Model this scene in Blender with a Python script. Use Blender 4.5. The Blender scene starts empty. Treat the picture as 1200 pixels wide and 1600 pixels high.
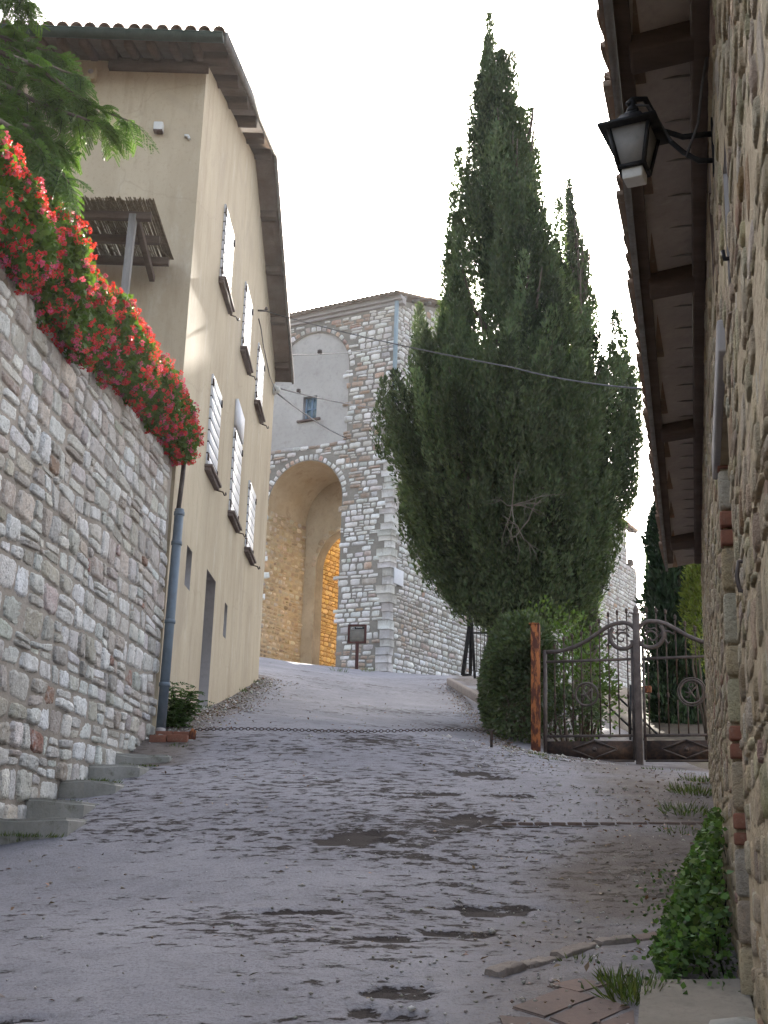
import bpy, bmesh, math, random
import numpy as np
from mathutils import Vector, Matrix
R = math.radians
rng = np.random.default_rng(7)
random.seed(7)
scene = bpy.context.scene
C = scene.collection

# ------------------------------------------------------------------ camera
PITCH, ROLL, FPX = R(15.27), R(1.73), 1900.0
cam_d = bpy.data.cameras.new("camera"); cam = bpy.data.objects.new("camera", cam_d); C.objects.link(cam)
cam_d.sensor_fit = 'VERTICAL'; cam_d.sensor_height = 36.0; cam_d.lens = 36.0 * FPX / 1600.0
cam_d.clip_start = 0.05; cam_d.clip_end = 3000
cam.matrix_world = Matrix.Rotation(R(90) + PITCH, 4, 'X') @ Matrix.Rotation(ROLL, 4, 'Z')
scene.camera = cam

# ------------------------------------------------------------------ sky, sun, exposure
SUN_AZ, SUN_EL = R(3.6), R(27.0)
world = bpy.data.worlds.new("World"); scene.world = world; world.use_nodes = True
wn = world.node_tree; wn.nodes.clear()
sky = wn.nodes.new('ShaderNodeTexSky'); sky.sky_type = 'NISHITA'; sky.sun_disc = False
sky.sun_elevation = SUN_EL; sky.sun_rotation = SUN_AZ; sky.air_density = 1.0; sky.dust_density = 4.0; sky.ozone_density = 1.0
hsv = wn.nodes.new('ShaderNodeHueSaturation'); hsv.inputs['Saturation'].default_value = 0.52
bg = wn.nodes.new('ShaderNodeBackground'); bg.inputs['Strength'].default_value = 0.12
wo = wn.nodes.new('ShaderNodeOutputWorld')
wn.links.new(sky.outputs[0], hsv.inputs['Color']); wn.links.new(hsv.outputs[0], bg.inputs[0]); wn.links.new(bg.outputs[0], wo.inputs[0])
sl = bpy.data.lights.new("sun", 'SUN'); sl.energy = 4.0; sl.angle = R(0.5); sl.color = (1.0, 0.93, 0.82)
so = bpy.data.objects.new("sun", sl); C.objects.link(so)
SUN_DIR = Vector((math.sin(SUN_AZ) * math.cos(SUN_EL), math.cos(SUN_AZ) * math.cos(SUN_EL), math.sin(SUN_EL)))
so.rotation_euler = (-SUN_DIR).to_track_quat('-Z', 'Y').to_euler(); so.location = (0, 0, 40)
scene.view_settings.view_transform = 'Standard'; scene.view_settings.look = 'None'
scene.view_settings.exposure = 2.42; scene.view_settings.gamma = 1.0
scene.render.engine = 'CYCLES'
scene.cycles.max_bounces = 8; scene.cycles.diffuse_bounces = 5; scene.cycles.transparent_max_bounces = 8

# ------------------------------------------------------------------ measuring helpers (z = 0 is eye level)
_cp, _sp, _cr, _sr = math.cos(PITCH), math.sin(PITCH), math.cos(ROLL), math.sin(ROLL)
WM = np.array([[1, 0, 0], [0, -_sp, -_cp], [0, _cp, -_sp]]) @ np.array([[_cr, -_sr, 0], [_sr, _cr, 0], [0, 0, 1]])
def ray(px, py): return WM @ np.array([(px - 600) / FPX, (800 - py) / FPX, -1.0])
def atY(px, py, Y): r = ray(px, py); return r * Y / r[1]
def atZ(px, py, Z): r = ray(px, py); return r * Z / r[2]
def at_vplane(px, py, x0, y0, hdg):
    n = np.array([math.cos(R(hdg)), -math.sin(R(hdg)), 0.0]); r = ray(px, py)
    return r * (np.dot(np.array([x0, y0, 0.0]), n) / np.dot(r, n))

# ------------------------------------------------------------------ numpy noise
def _hash(ix, iy, seed):
    h = (ix.astype(np.int64) * 374761393 + iy.astype(np.int64) * 668265263 + seed * 974711) & 0x7fffffff
    h = ((h ^ (h >> 13)) * 1274126177) & 0x7fffffff
    return ((h ^ (h >> 16)) & 0xffff) / 65535.0
def vnoise(x, y, seed=0):
    x = np.asarray(x, float); y = np.asarray(y, float)
    ix, iy = np.floor(x), np.floor(y); fx, fy = x - ix, y - iy
    ux, uy = fx * fx * (3 - 2 * fx), fy * fy * (3 - 2 * fy)
    a, b = _hash(ix, iy, seed), _hash(ix + 1, iy, seed); c, d = _hash(ix, iy + 1, seed), _hash(ix + 1, iy + 1, seed)
    return (a * (1 - ux) + b * ux) * (1 - uy) + (c * (1 - ux) + d * ux) * uy
def fbm(x, y, seed=0, o=4):
    v = 0; a = 0.5
    for i in range(o):
        v = v + a * vnoise(x * 2 ** i, y * 2 ** i, seed + i * 31); a *= 0.5
    return v / (1 - 0.5 ** o)

# ------------------------------------------------------------------ mesh helpers
class MB:
    """collects verts / faces of any size, then links ONE mesh object"""
    def __init__(s): s.V = []; s.Fs = []; s.n = 0; s.T = []; s.has_t = False
    def add(s, v, f, tint=None):
        v = np.asarray(v, float).reshape(-1, 3)
        s.V.append(v)
        if isinstance(f, np.ndarray): s.Fs.append(f + s.n)
        else: s.Fs.append([tuple(i + s.n for i in q) for q in f])
        if tint is None: tint = np.ones((len(v), 3))
        else: s.has_t = True
        s.T.append(np.broadcast_to(np.asarray(tint, float), (len(v), 3)))
        s.n += len(v)
    def box(s, c, size, rot=None, tint=None, bevel=0):
        h = np.asarray(size, float) / 2
        v = np.array([[x, y, z] for x in (-1, 1) for y in (-1, 1) for z in (-1, 1)]) * h
        if rot is not None: v = v @ np.asarray(rot).T
        s.add(v + np.asarray(c, float), [(0, 1, 3, 2), (4, 6, 7, 5), (0, 4, 5, 1), (2, 3, 7, 6), (0, 2, 6, 4), (1, 5, 7, 3)], tint)
    def bar(s, a, b, w, h, up=(0, 0, 1), tint=None):
        a, b = np.asarray(a, float), np.asarray(b, float); d = b - a; L = np.linalg.norm(d); d = d / L
        up = np.asarray(up, float); sx = np.cross(d, up); n = np.linalg.norm(sx)
        if n < 1e-4: sx = np.cross(d, np.array([1.0, 0, 0])); n = np.linalg.norm(sx)
        sx /= n; uz = np.cross(sx, d)
        s.box((a + b) / 2, (w, L, h), np.stack([sx, d, uz], 1), tint)
    def tube(s, pts, rad, n=8, tint=None, cap=True):
        P = np.asarray(pts, float); m = len(P); rad = np.broadcast_to(np.asarray(rad, float), (m,))
        T = np.gradient(P, axis=0); T /= np.linalg.norm(T, axis=1)[:, None] + 1e-9
        ref = np.array([0, 0, 1.0]) if abs(T[0, 2]) < 0.9 else np.array([1.0, 0, 0])
        V = []
        for i in range(m):
            x = np.cross(T[i], ref); x /= np.linalg.norm(x) + 1e-9; y = np.cross(x, T[i]); ref = y
            a = np.linspace(0, 2 * np.pi, n, endpoint=False)
            V.append(P[i] + rad[i] * (np.cos(a)[:, None] * x + np.sin(a)[:, None] * y))
        F = [(i * n + j, i * n + (j + 1) % n, (i + 1) * n + (j + 1) % n, (i + 1) * n + j) for i in range(m - 1) for j in range(n)]
        if cap: F += [tuple(range(n - 1, -1, -1)), tuple((m - 1) * n + j for j in range(n))]
        s.add(np.concatenate(V), F, tint)
    def lathe(s, base, prof, n=12, tint=None, axis=None):
        V = []; a = np.linspace(0, 2 * np.pi, n, endpoint=False)
        for r_, z_ in prof: V.append(np.stack([r_ * np.cos(a), r_ * np.sin(a), np.full(n, z_)], 1))
        V = np.concatenate(V); m = len(prof)
        if axis is not None: V = V @ np.asarray(axis).T
        F = [(i * n + j, i * n + (j + 1) % n, (i + 1) * n + (j + 1) % n, (i + 1) * n + j) for i in range(m - 1) for j in range(n)]
        F += [tuple(range(n - 1, -1, -1)), tuple((m - 1) * n + j for j in range(n))]
        s.add(V + np.asarray(base, float), F, tint)
    def grid(s, P, tint=None, flip=False):
        P = np.asarray(P, float); a, b = P.shape[:2]
        i = np.arange(a - 1)[:, None] * b + np.arange(b - 1)[None, :]
        F = np.stack([i, i + 1, i + b + 1, i + b], -1).reshape(-1, 4)
        if flip: F = F[:, ::-1]
        s.add(P.reshape(-1, 3), F, None if tint is None else np.asarray(tint).reshape(-1, 3))
    def build(s, name, mat, parent=None, smooth=False, bevel=0.0):
        V = np.concatenate(s.V); me = bpy.data.meshes.new(name)
        tot, idx = [], []
        for f in s.Fs:
            if isinstance(f, np.ndarray):
                tot.append(np.full(len(f), f.shape[1])); idx.append(f.ravel())
            else:
                tot.append(np.array([len(q) for q in f])); idx.append(np.array([i for q in f for i in q]))
        tot = np.concatenate(tot).astype(np.int32); idx = np.concatenate(idx).astype(np.int32)
        me.vertices.add(len(V)); me.vertices.foreach_set('co', V.astype(np.float32).ravel())
        me.loops.add(len(idx)); me.loops.foreach_set('vertex_index', idx)
        me.polygons.add(len(tot)); st = np.concatenate([[0], np.cumsum(tot)[:-1]]).astype(np.int32)
        me.polygons.foreach_set('loop_start', st)
        if smooth: me.polygons.foreach_set('use_smooth', np.ones(len(tot), dtype=bool))
        me.update(calc_edges=True)
        if s.has_t:
            T = np.concatenate(s.T); at = me.attributes.new('tint', 'FLOAT_COLOR', 'POINT')
            at.data.foreach_set('color', np.concatenate([T, np.ones((len(T), 1))], 1).astype(np.float32).ravel())
        me.validate()
        o = bpy.data.objects.new(name, me); C.objects.link(o)
        if mat: me.materials.append(mat)
        if parent is not None: o.parent = parent
        if bevel:
            md = o.modifiers.new('bevel', 'BEVEL'); md.width = bevel; md.segments = 2; md.limit_method = 'ANGLE'
        return o

def tag(o, label=None, cat=None, group=None, kind=None):
    if label: o['label'] = label
    if cat: o['category'] = cat
    if group: o['group'] = group
    if kind: o['kind'] = kind
    return o
def thing(name, label, cat, group=None):
    o = bpy.data.objects.new(name, None); C.objects.link(o); o.empty_display_size = 0.2
    return tag(o, label, cat, group)
def base_at(root, loc):
    """move a thing's Empty to its base and keep its parts where they are"""
    root.location = loc
    for ch in root.children: ch.location = Vector(ch.location) - Vector(loc)
def unit(v): v = np.asarray(v, float); return v / (np.linalg.norm(v, axis=-1, keepdims=True) + 1e-9)

# ------------------------------------------------------------------ materials
def nt(name):
    m = bpy.data.materials.new(name); m.use_nodes = True; t = m.node_tree
    b = t.nodes['Principled BSDF']; b.inputs['Roughness'].default_value = 0.9
    if 'Specular IOR Level' in b.inputs: b.inputs['Specular IOR Level'].default_value = 0.12
    return m, t, b
def N(t, typ, **kw):
    n = t.nodes.new(typ)
    for k, v in kw.items():
        if k in n.inputs: n.inputs[k].default_value = v
        else: setattr(n, k, v)
    return n
def noise(t, scale, detail=5, rough=0.6, vec=None, dist=0.0):
    n = N(t, 'ShaderNodeTexNoise', Scale=scale, Detail=detail, Roughness=rough, Distortion=dist)
    if vec is not None: t.links.new(vec, n.inputs['Vector'])
    return n.outputs['Fac']
def coords(t, scale=(1, 1, 1)):
    g = N(t, 'ShaderNodeTexCoord'); m = N(t, 'ShaderNodeMapping'); m.inputs['Scale'].default_value = scale
    t.links.new(g.outputs['Object'], m.inputs['Vector']); return m.outputs['Vector']
def ramp(t, fac, stops):
    r = N(t, 'ShaderNodeValToRGB'); e = r.color_ramp.elements
    while len(e) < len(stops): e.new(0.5)
    for i, (p, c) in enumerate(stops):
        e[i].position = p; e[i].color = (c, c, c, 1) if not isinstance(c, tuple) else (*c, 1)
    t.links.new(fac, r.inputs[0]); return r.outputs[0]
def mix(t, fac, a, b, mode='MIX'):
    n = N(t, 'ShaderNodeMix', data_type='RGBA', blend_type=mode)
    for s_, v in ((n.inputs[0], fac), (n.inputs[6], a), (n.inputs[7], b)):
        if isinstance(v, (int, float)): s_.default_value = v
        elif isinstance(v, tuple): s_.default_value = (*v, 1)
        else: t.links.new(v, s_)
    return n.outputs[2]
def bump(t, b, h, strength=0.5, dist=0.02):
    n = N(t, 'ShaderNodeBump', Strength=strength, Distance=dist); t.links.new(h, n.inputs['Height']); t.links.new(n.outputs[0], b.inputs['Normal'])
def attr(t): return N(t, 'ShaderNodeAttribute', attribute_name='tint').outputs['Color']

def mat_stone(name, rough_scale=14.0, light=(0.62, 0.6, 0.57), dark=(0.13, 0.115, 0.10), lf=0.35, df=0.5):
    m, t, b = nt(name); v = coords(t); c = attr(t)
    n1 = noise(t, rough_scale, 6, 0.65, v); n2 = noise(t, rough_scale * 3.3, 5, 0.7, v); n3 = noise(t, rough_scale * 0.35, 4, 0.6, v)
    c = mix(t, ramp(t, n1, [(0.5, 0.0), (0.72, lf)]), c, light)
    c = mix(t, ramp(t, n2, [(0.32, df), (0.46, 0.0)]), c, dark); n4 = noise(t, rough_scale * 0.9, 7, 0.75, coords(t, (1, 1, 0.5))); c = mix(t, ramp(t, n4, [(0.36, 0.45), (0.47, 0.0)]), c, (0.22, 0.19, 0.16))
    c = mix(t, ramp(t, n3, [(0.35, 0.35), (0.6, 0.0)]), c, (0.27, 0.24, 0.20))
    t.links.new(c, b.inputs['Base Color'])
    hh = mix(t, 0.5, n1, n2); bump(t, b, hh, 1.0, 0.045); return m
def mat_mottled(name, c1, c2, scale=2.0, c3=None, fine=30.0, bs=0.4, bd=0.01, rough=0.9, stretch=(1, 1, 1), amt=1.0):
    m, t, b = nt(name); v = coords(t, stretch)
    n1 = noise(t, scale, 6, 0.62, v); n2 = noise(t, fine, 5, 0.65, v)
    c = mix(t, ramp(t, n1, [(0.32, 0.0), (0.68, amt)]), c1, c2)
    if c3 is not None: c = mix(t, ramp(t, noise(t, scale * 2.7, 5, 0.7, v), [(0.56, 0.0), (0.7, 0.7)]), c, c3)
    c = mix(t, ramp(t, n2, [(0.25, 0.35), (0.5, 0.0)]), c, tuple(x * 0.5 for x in c1))
    t.links.new(c, b.inputs['Base Color']); b.inputs['Roughness'].default_value = rough
    bump(t, b, mix(t, 0.45, n2, n1), bs, bd); return m
def mat_leaf(name, c1, c2, trans=0.35, gloss=0.25):
    m = bpy.data.materials.new(name); m.use_nodes = True; t = m.node_tree; b = t.nodes['Principled BSDF']
    c = mix(t, 1.0, mix(t, noise(t, 1.6, 3, 0.5, coords(t)), c1, c2), attr(t), 'MULTIPLY')
    t.links.new(c, b.inputs['Base Color']); b.inputs['Roughness'].default_value = 0.55; b.inputs['Specular IOR Level'].default_value = gloss
    tr = N(t, 'ShaderNodeBsdfTranslucent'); t.links.new(mix(t, 1.0, c, (1.0, 1.1, 0.5), 'MULTIPLY'), tr.inputs['Color'])
    ms = N(t, 'ShaderNodeMixShader'); ms.inputs[0].default_value = trans
    t.links.new(b.outputs[0], ms.inputs[1]); t.links.new(tr.outputs[0], ms.inputs[2])
    t.links.new(ms.outputs[0], t.nodes['Material Output'].inputs['Surface']); return m
def mat_metal(name, c1, c2, scale=18, rough=0.6, metallic=0.4, stretch=(1, 1, 1), lo=.4, hi=.62):
    m, t, b = nt(name); v = coords(t, stretch); n1 = noise(t, scale, 6, 0.7, v)
    t.links.new(mix(t, ramp(t, n1, [(lo, 0.0), (hi, 1.0)]), c1, c2), b.inputs['Base Color'])
    b.inputs['Roughness'].default_value = rough; b.inputs['Metallic'].default_value = metallic; bump(t, b, n1, 0.25, 0.004); return m

def mat_plaster():
    m, t, b = nt('ochre_plaster'); v = coords(t); vs = coords(t, (1, 1, 0.16)); vm = coords(t, (1, 1, 0.4))
    c = mix(t, ramp(t, noise(t, 0.8, 6, 0.62, vm), [(0.32, 0.0), (0.68, 1.0)]), (0.485, 0.41, 0.30), (0.375, 0.31, 0.22))
    c = mix(t, ramp(t, noise(t, 2.2, 5, 0.7, vm), [(0.55, 0.0), (0.72, 0.55)]), c, (0.53, 0.475, 0.385))
    c = mix(t, ramp(t, noise(t, 3.2, 6, 0.72, vs), [(0.52, 0.0), (0.70, 0.60)]), c, (0.30, 0.24, 0.165))
    c = mix(t, ramp(t, noise(t, 0.55, 4, 0.6, v, 0.6), [(0.57, 0.0), (0.66, 0.45)]), c, (0.33, 0.275, 0.21))
    c = mix(t, ramp(t, noise(t, 22, 5, 0.7, v), [(0.28, 0.4), (0.46, 0.0)]), c, (0.28, 0.22, 0.15))
    cr = N(t, 'ShaderNodeTexVoronoi', feature='DISTANCE_TO_EDGE', Scale=0.55); nn = N(t, 'ShaderNodeTexNoise', Scale=1.8, Detail=5); t.links.new(v, nn.inputs['Vector']); mx = N(t, 'ShaderNodeMix', data_type='VECTOR'); mx.inputs[0].default_value = 0.35
    t.links.new(v, mx.inputs[4]); t.links.new(nn.outputs['Color'], mx.inputs[5]); t.links.new(mx.outputs[1], cr.inputs['Vector'])
    c = mix(t, ramp(t, cr.outputs['Distance'], [(0.0, 0.22), (0.006, 0.0)]), c, (0.24, 0.19, 0.14))
    t.links.new(c, b.inputs['Base Color']); bump(t, b, mix(t, 0.5, noise(t, 16, 5, 0.7, v), noise(t, 2.5, 4, 0.6, v)), 0.28, 0.012); return m

M = {}
M['stone_near'] = mat_stone('rubble_stone', 12.0, light=(0.76, 0.75, 0.73), lf=0.7, df=0.75)
M['stone_far'] = mat_stone('limestone_blocks', 5.0, light=(0.74, 0.73, 0.71), lf=0.45, df=0.25)
M['stone_glow_tint'] = mat_stone('glow_tinted_stone', 5.0, light=(0.60, 0.45, 0.22), dark=(0.16, 0.09, 0.03), lf=0.5, df=0.4)  # golden light bounced in the passage is put into this stone colour
M['stone_right'] = mat_stone('brown_rubble_stone', 16.0, light=(0.48, 0.41, 0.30), dark=(0.12, 0.08, 0.05), lf=0.5, df=0.5)
M['mortar'] = mat_mottled('lime_mortar', (0.36, 0.32, 0.275), (0.25, 0.215, 0.18), 1.5, fine=26, bs=0.9, bd=0.03)
M['mortar_dark'] = mat_mottled('old_joint_mortar', (0.27, 0.25, 0.22), (0.17, 0.155, 0.135), 1.2, fine=9, bs=0.9, bd=0.04)
M['mortar_glow_tint'] = mat_mottled('glow_tinted_mortar', (0.34, 0.21, 0.07), (0.22, 0.13, 0.045), 1.2, fine=9, bs=0.9, bd=0.04)  # joint colour carries the same painted bounce glow
M['mortar_right'] = mat_mottled('brown_render_mortar', (0.41, 0.335, 0.23), (0.34, 0.265, 0.175), 2.5, (0.26, 0.19, 0.13), fine=22, bs=1.0, bd=0.05)
M['plaster'] = mat_plaster()
M['plaster_grey'] = mat_mottled('grey_plaster', (0.44, 0.42, 0.40), (0.36, 0.34, 0.32), 0.6, (0.30, 0.28, 0.26), fine=7, bs=0.25, bd=0.02)
M['plaster_glow_tint'] = mat_mottled('glow_tinted_vault_plaster', (0.48, 0.405, 0.295), (0.37, 0.295, 0.20), 0.7, (0.27, 0.20, 0.14), fine=6, bs=0.4, bd=0.02)  # warm passage glow put into the plaster colour
M['cement'] = mat_mottled('bare_cement_render', (0.36, 0.34, 0.34), (0.29, 0.27, 0.26), 1.0, fine=14, bs=0.2, bd=0.006)
M['concrete'] = mat_mottled('worn_concrete', (0.33, 0.32, 0.295), (0.23, 0.225, 0.20), 3.0, (0.10, 0.10, 0.06), fine=40, bs=0.6, bd=0.012)
M['slabstone'] = mat_mottled('old_slab_concrete', (0.25, 0.225, 0.19), (0.18, 0.16, 0.135), 4.0, (0.13, 0.115, 0.09), fine=30, bs=0.8, bd=0.015)
M['kerbstone'] = mat_mottled('brown_kerb_stone', (0.25, 0.215, 0.19), (0.17, 0.14, 0.125), 6.0, (0.12, 0.10, 0.085), fine=30, bs=0.9, bd=0.02)
M['wood_dark'] = mat_mottled('dark_brown_wood', (0.085, 0.06, 0.047), (0.135, 0.10, 0.08), 6.0, fine=40, bs=0.4, bd=0.006, stretch=(0.3, 1, 1))
M['wood_grey'] = mat_mottled('weathered_grey_wood', (0.26, 0.25, 0.24), (0.16, 0.14, 0.125), 9.0, fine=40, bs=0.4, bd=0.005, stretch=(1, 1, 0.15))
M['board'] = mat_mottled('soffit_boards', (0.115, 0.08, 0.06), (0.185, 0.14, 0.11), 3.0, fine=30, bs=0.3, bd=0.006)
M['pianelle'] = mat_mottled('soffit_clay_tiles', (0.43, 0.37, 0.325), (0.34, 0.29, 0.255), 3.5, (0.46, 0.41, 0.37), fine=24, bs=0.4, bd=0.008)
M['tile'] = mat_mottled('old_roof_tile', (0.27, 0.17, 0.115), (0.17, 0.125, 0.095), 4.0, (0.30, 0.27, 0.21), fine=20, bs=0.5, bd=0.01)
M['gutter'] = mat_metal('dark_green_gutter_paint', (0.035, 0.05, 0.04), (0.05, 0.065, 0.055), 6, 0.5, 0.2)
M['zinc'] = mat_metal('grey_blue_pipe_paint', (0.145, 0.18, 0.215), (0.115, 0.14, 0.165), 5, 0.55, 0.3)
M['zinc_pale'] = mat_metal('pale_blue_pipe_paint', (0.25, 0.31, 0.34), (0.21, 0.27, 0.30), 3, 0.6, 0.2)
M['shutter'] = mat_mottled('grey_white_shutter_paint', (0.66, 0.67, 0.70), (0.60, 0.61, 0.65), 4.0, fine=50, bs=0.05, bd=0.002, rough=0.28)
M['gap'] = mat_mottled('dark_gap_shade', (0.03, 0.025, 0.025), (0.045, 0.04, 0.04), 8.0, fine=50, bs=0.1, bd=0.002)  # near-black in place of the shade inside gaps, holes and window backs
M['sill'] = mat_mottled('brown_stone_sill', (0.17, 0.13, 0.115), (0.11, 0.085, 0.08), 6.0, fine=30, bs=0.3, bd=0.004)
M['iron'] = mat_metal('dark_wrought_iron', (0.045, 0.038, 0.036), (0.10, 0.065, 0.05), 16, 0.6, 0.5)
M['iron_grey'] = mat_metal('grey_brown_iron', (0.080, 0.066, 0.063), (0.125, 0.105, 0.097), 9, 0.6, 0.4)
M['black'] = mat_metal('black_paint', (0.018, 0.018, 0.02), (0.035, 0.034, 0.034), 10, 0.5, 0.3)
M['rust'] = mat_metal('rusty_painted_steel', (0.085, 0.035, 0.026), (0.33, 0.125, 0.05), 16, 0.85, 0.1, (1, 1, 0.35), .46, .56)
M['brown_paint'] = mat_metal('brown_sign_paint', (0.055, 0.022, 0.02), (0.07, 0.03, 0.026), 6, 0.45, 0.1)
M['panel_grey'] = mat_mottled('grey_print_panel', (0.25, 0.24, 0.21), (0.21, 0.20, 0.175), 5.0, fine=20, bs=0.02, bd=0.001, rough=0.4)
M['white'] = mat_mottled('off_white_plastic', (0.62, 0.62, 0.60), (0.54, 0.54, 0.52), 8.0, fine=40, bs=0.05, bd=0.002, rough=0.5)
M['marble'] = mat_mottled('white_marble', (0.70, 0.70, 0.72), (0.62, 0.62, 0.65), 5.0, fine=30, bs=0.05, bd=0.003)
M['brick'] = mat_mottled('red_brick', (0.25, 0.105, 0.07), (0.17, 0.085, 0.06), 9.0, (0.30, 0.2, 0.15), fine=40, bs=0.5, bd=0.01)
M['terracotta'] = mat_mottled('worn_terracotta', (0.19, 0.135, 0.115), (0.13, 0.105, 0.095), 4.0, (0.10, 0.085, 0.078), fine=40, bs=0.5, bd=0.008)
M['pot'] = mat_mottled('terracotta_planter', (0.30, 0.14, 0.085), (0.24, 0.11, 0.07), 6.0, fine=30, bs=0.2, bd=0.004)
M['cable'] = mat_metal('grey_cable_sheath', (0.13, 0.13, 0.135), (0.09, 0.09, 0.095), 9, 0.7, 0.0)
M['bark'] = mat_mottled('grey_bark', (0.15, 0.12, 0.095), (0.085, 0.065, 0.05), 5.0, fine=20, bs=0.8, bd=0.02, stretch=(1, 1, 0.25))
M['twig'] = mat_mottled('pale_dead_twig', (0.20, 0.17, 0.14), (0.13, 0.11, 0.09), 5.0, fine=20, bs=0.3, bd=0.005)
M['soil'] = mat_mottled('brown_soil', (0.10, 0.075, 0.055), (0.065, 0.05, 0.035), 2.0, (0.12, 0.12, 0.06), fine=18, bs=0.9, bd=0.03)
M['glass'] = mat_mottled('blue_window_pane', (0.10, 0.16, 0.21), (0.20, 0.27, 0.31), 3.0, fine=20, bs=0.0, bd=0.001, rough=0.12)
M['blue_frame'] = mat_metal('blue_window_paint', (0.16, 0.24, 0.34), (0.19, 0.27, 0.36), 6, 0.6, 0.0)
M['frost'] = mat_mottled('dusty_lantern_glass', (0.30, 0.29, 0.28), (0.24, 0.23, 0.22), 6.0, fine=30, bs=0.02, bd=0.001, rough=0.35)
M['reed'] = mat_mottled('split_reed', (0.24, 0.19, 0.12), (0.13, 0.095, 0.06), 14.0, fine=60, bs=0.5, bd=0.004)
M['cypress'] = mat_leaf('cypress_spray', (0.072, 0.102, 0.052), (0.114, 0.146, 0.076), 0.36, 0.15)
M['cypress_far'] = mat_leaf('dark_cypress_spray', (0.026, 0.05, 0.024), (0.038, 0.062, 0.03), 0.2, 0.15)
M['hedge'] = mat_leaf('hedge_leaf', (0.055, 0.080, 0.040), (0.085, 0.110, 0.056), 0.32)
M['shrub'] = mat_leaf('garden_shrub_leaf', (0.075, 0.13, 0.03), (0.11, 0.16, 0.04), 0.35)
M['yellowgreen'] = mat_leaf('yellow_green_spray', (0.13, 0.18, 0.03), (0.19, 0.21, 0.045), 0.4)
M['ivy'] = mat_leaf('glossy_weed_leaf', (0.062, 0.12, 0.032), (0.09, 0.15, 0.042), 0.34, 0.35)
M['weed'] = mat_leaf('tree_of_heaven_leaf', (0.04, 0.085, 0.02), (0.07, 0.115, 0.03), 0.3)
M['grass'] = mat_leaf('grass_blade', (0.07, 0.11, 0.025), (0.11, 0.135, 0.045), 0.3)
M['silk'] = mat_leaf('silk_tree_leaflet', (0.055, 0.115, 0.034), (0.11, 0.165, 0.035), 0.45)
M['geranium'] = mat_leaf('geranium_leaf', (0.06, 0.12, 0.022), (0.10, 0.16, 0.03), 0.35)
M['petal'] = mat_leaf('geranium_petal', (0.58, 0.03, 0.036), (0.66, 0.07, 0.075), 0.35)
M['dryleaf'] = mat_leaf('dry_leaf', (0.22, 0.15, 0.09), (0.16, 0.10, 0.065), 0.1)

# ------------------------------------------------------------------ terrain: thin-plate surface through measured ground points
def _h(px, py, Y): return tuple(atY(px, py, Y))
CP = [_h(600, 1600, 5.3), _h(300, 1480, 6.6), _h(0, 1322, 9.6), _h(132, 1278, 10.4), _h(108, 1302, 9.75), _h(60, 1316, 9.5), _h(180, 1330, 9.3), _h(180, 1242, 11.3), _h(264, 1196, 13.0), _h(900, 1450, 7.4), (1.72, 5.9, -0.50), _h(600, 1142, 15.3), _h(500, 1280, 10.2), _h(800, 1280, 10.2),
      (-2.65, 14.65, 1.18), (-2.6, 18.2, 1.86), (-2.5, 25.3, 3.22), (0.3, 46, 6.22), _h(1003, 1195, 16.4), (3.66, 13.5, 0.80), _h(838, 1174, 17.0),
      _h(722, 1056, 36.0), (-4.9, 48.6, 7.0), (0, 0, -1.62), (0, -8, -2.6), (-4, 3, -1.35), (3, 3, -1.1), (-3, 6, -0.8), _h(560, 1090, 25.0), _h(600, 1060, 36.0),
      (8, 56, 7.0), (16, 72, 7.0), (6.5, 24, 2.6), (12, 20, 2.0), (14, 35, 4.2), (-2, 60, 7.6), (-12, 40, 6), (30, 60, 5.5), (5, 30, 3.6), (20, 0, -1.5), (-12, 0, -1.6), (-3.2, 36, 5.2), (8, 10, 0.4), (-14, 20, 2.2)]
CP = np.array(CP)
def _tps(r): return np.where(r > 1e-9, r * r * np.log(r + 1e-12), 0.0)
_n = len(CP); _A = np.zeros((_n + 3, _n + 3)); _d = np.linalg.norm(CP[:, None, :2] - CP[None, :, :2], axis=2)
_A[:_n, :_n] = _tps(_d) + np.eye(_n) * 0.03; _A[:_n, _n] = 1; _A[:_n, _n + 1:] = CP[:, :2]; _A[_n:, :_n] = _A[:_n, _n:].T
_w = np.linalg.solve(_A, np.concatenate([CP[:, 2], np.zeros(3)]))
def gz(x, y):
    x = np.asarray(x, float); y = np.asarray(y, float); out = _w[_n] + _w[_n + 1] * x + _w[_n + 2] * y
    for i in range(_n): out = out + _w[i] * _tps(np.hypot(x - CP[i, 0], y - CP[i, 1]))
    return out

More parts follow.
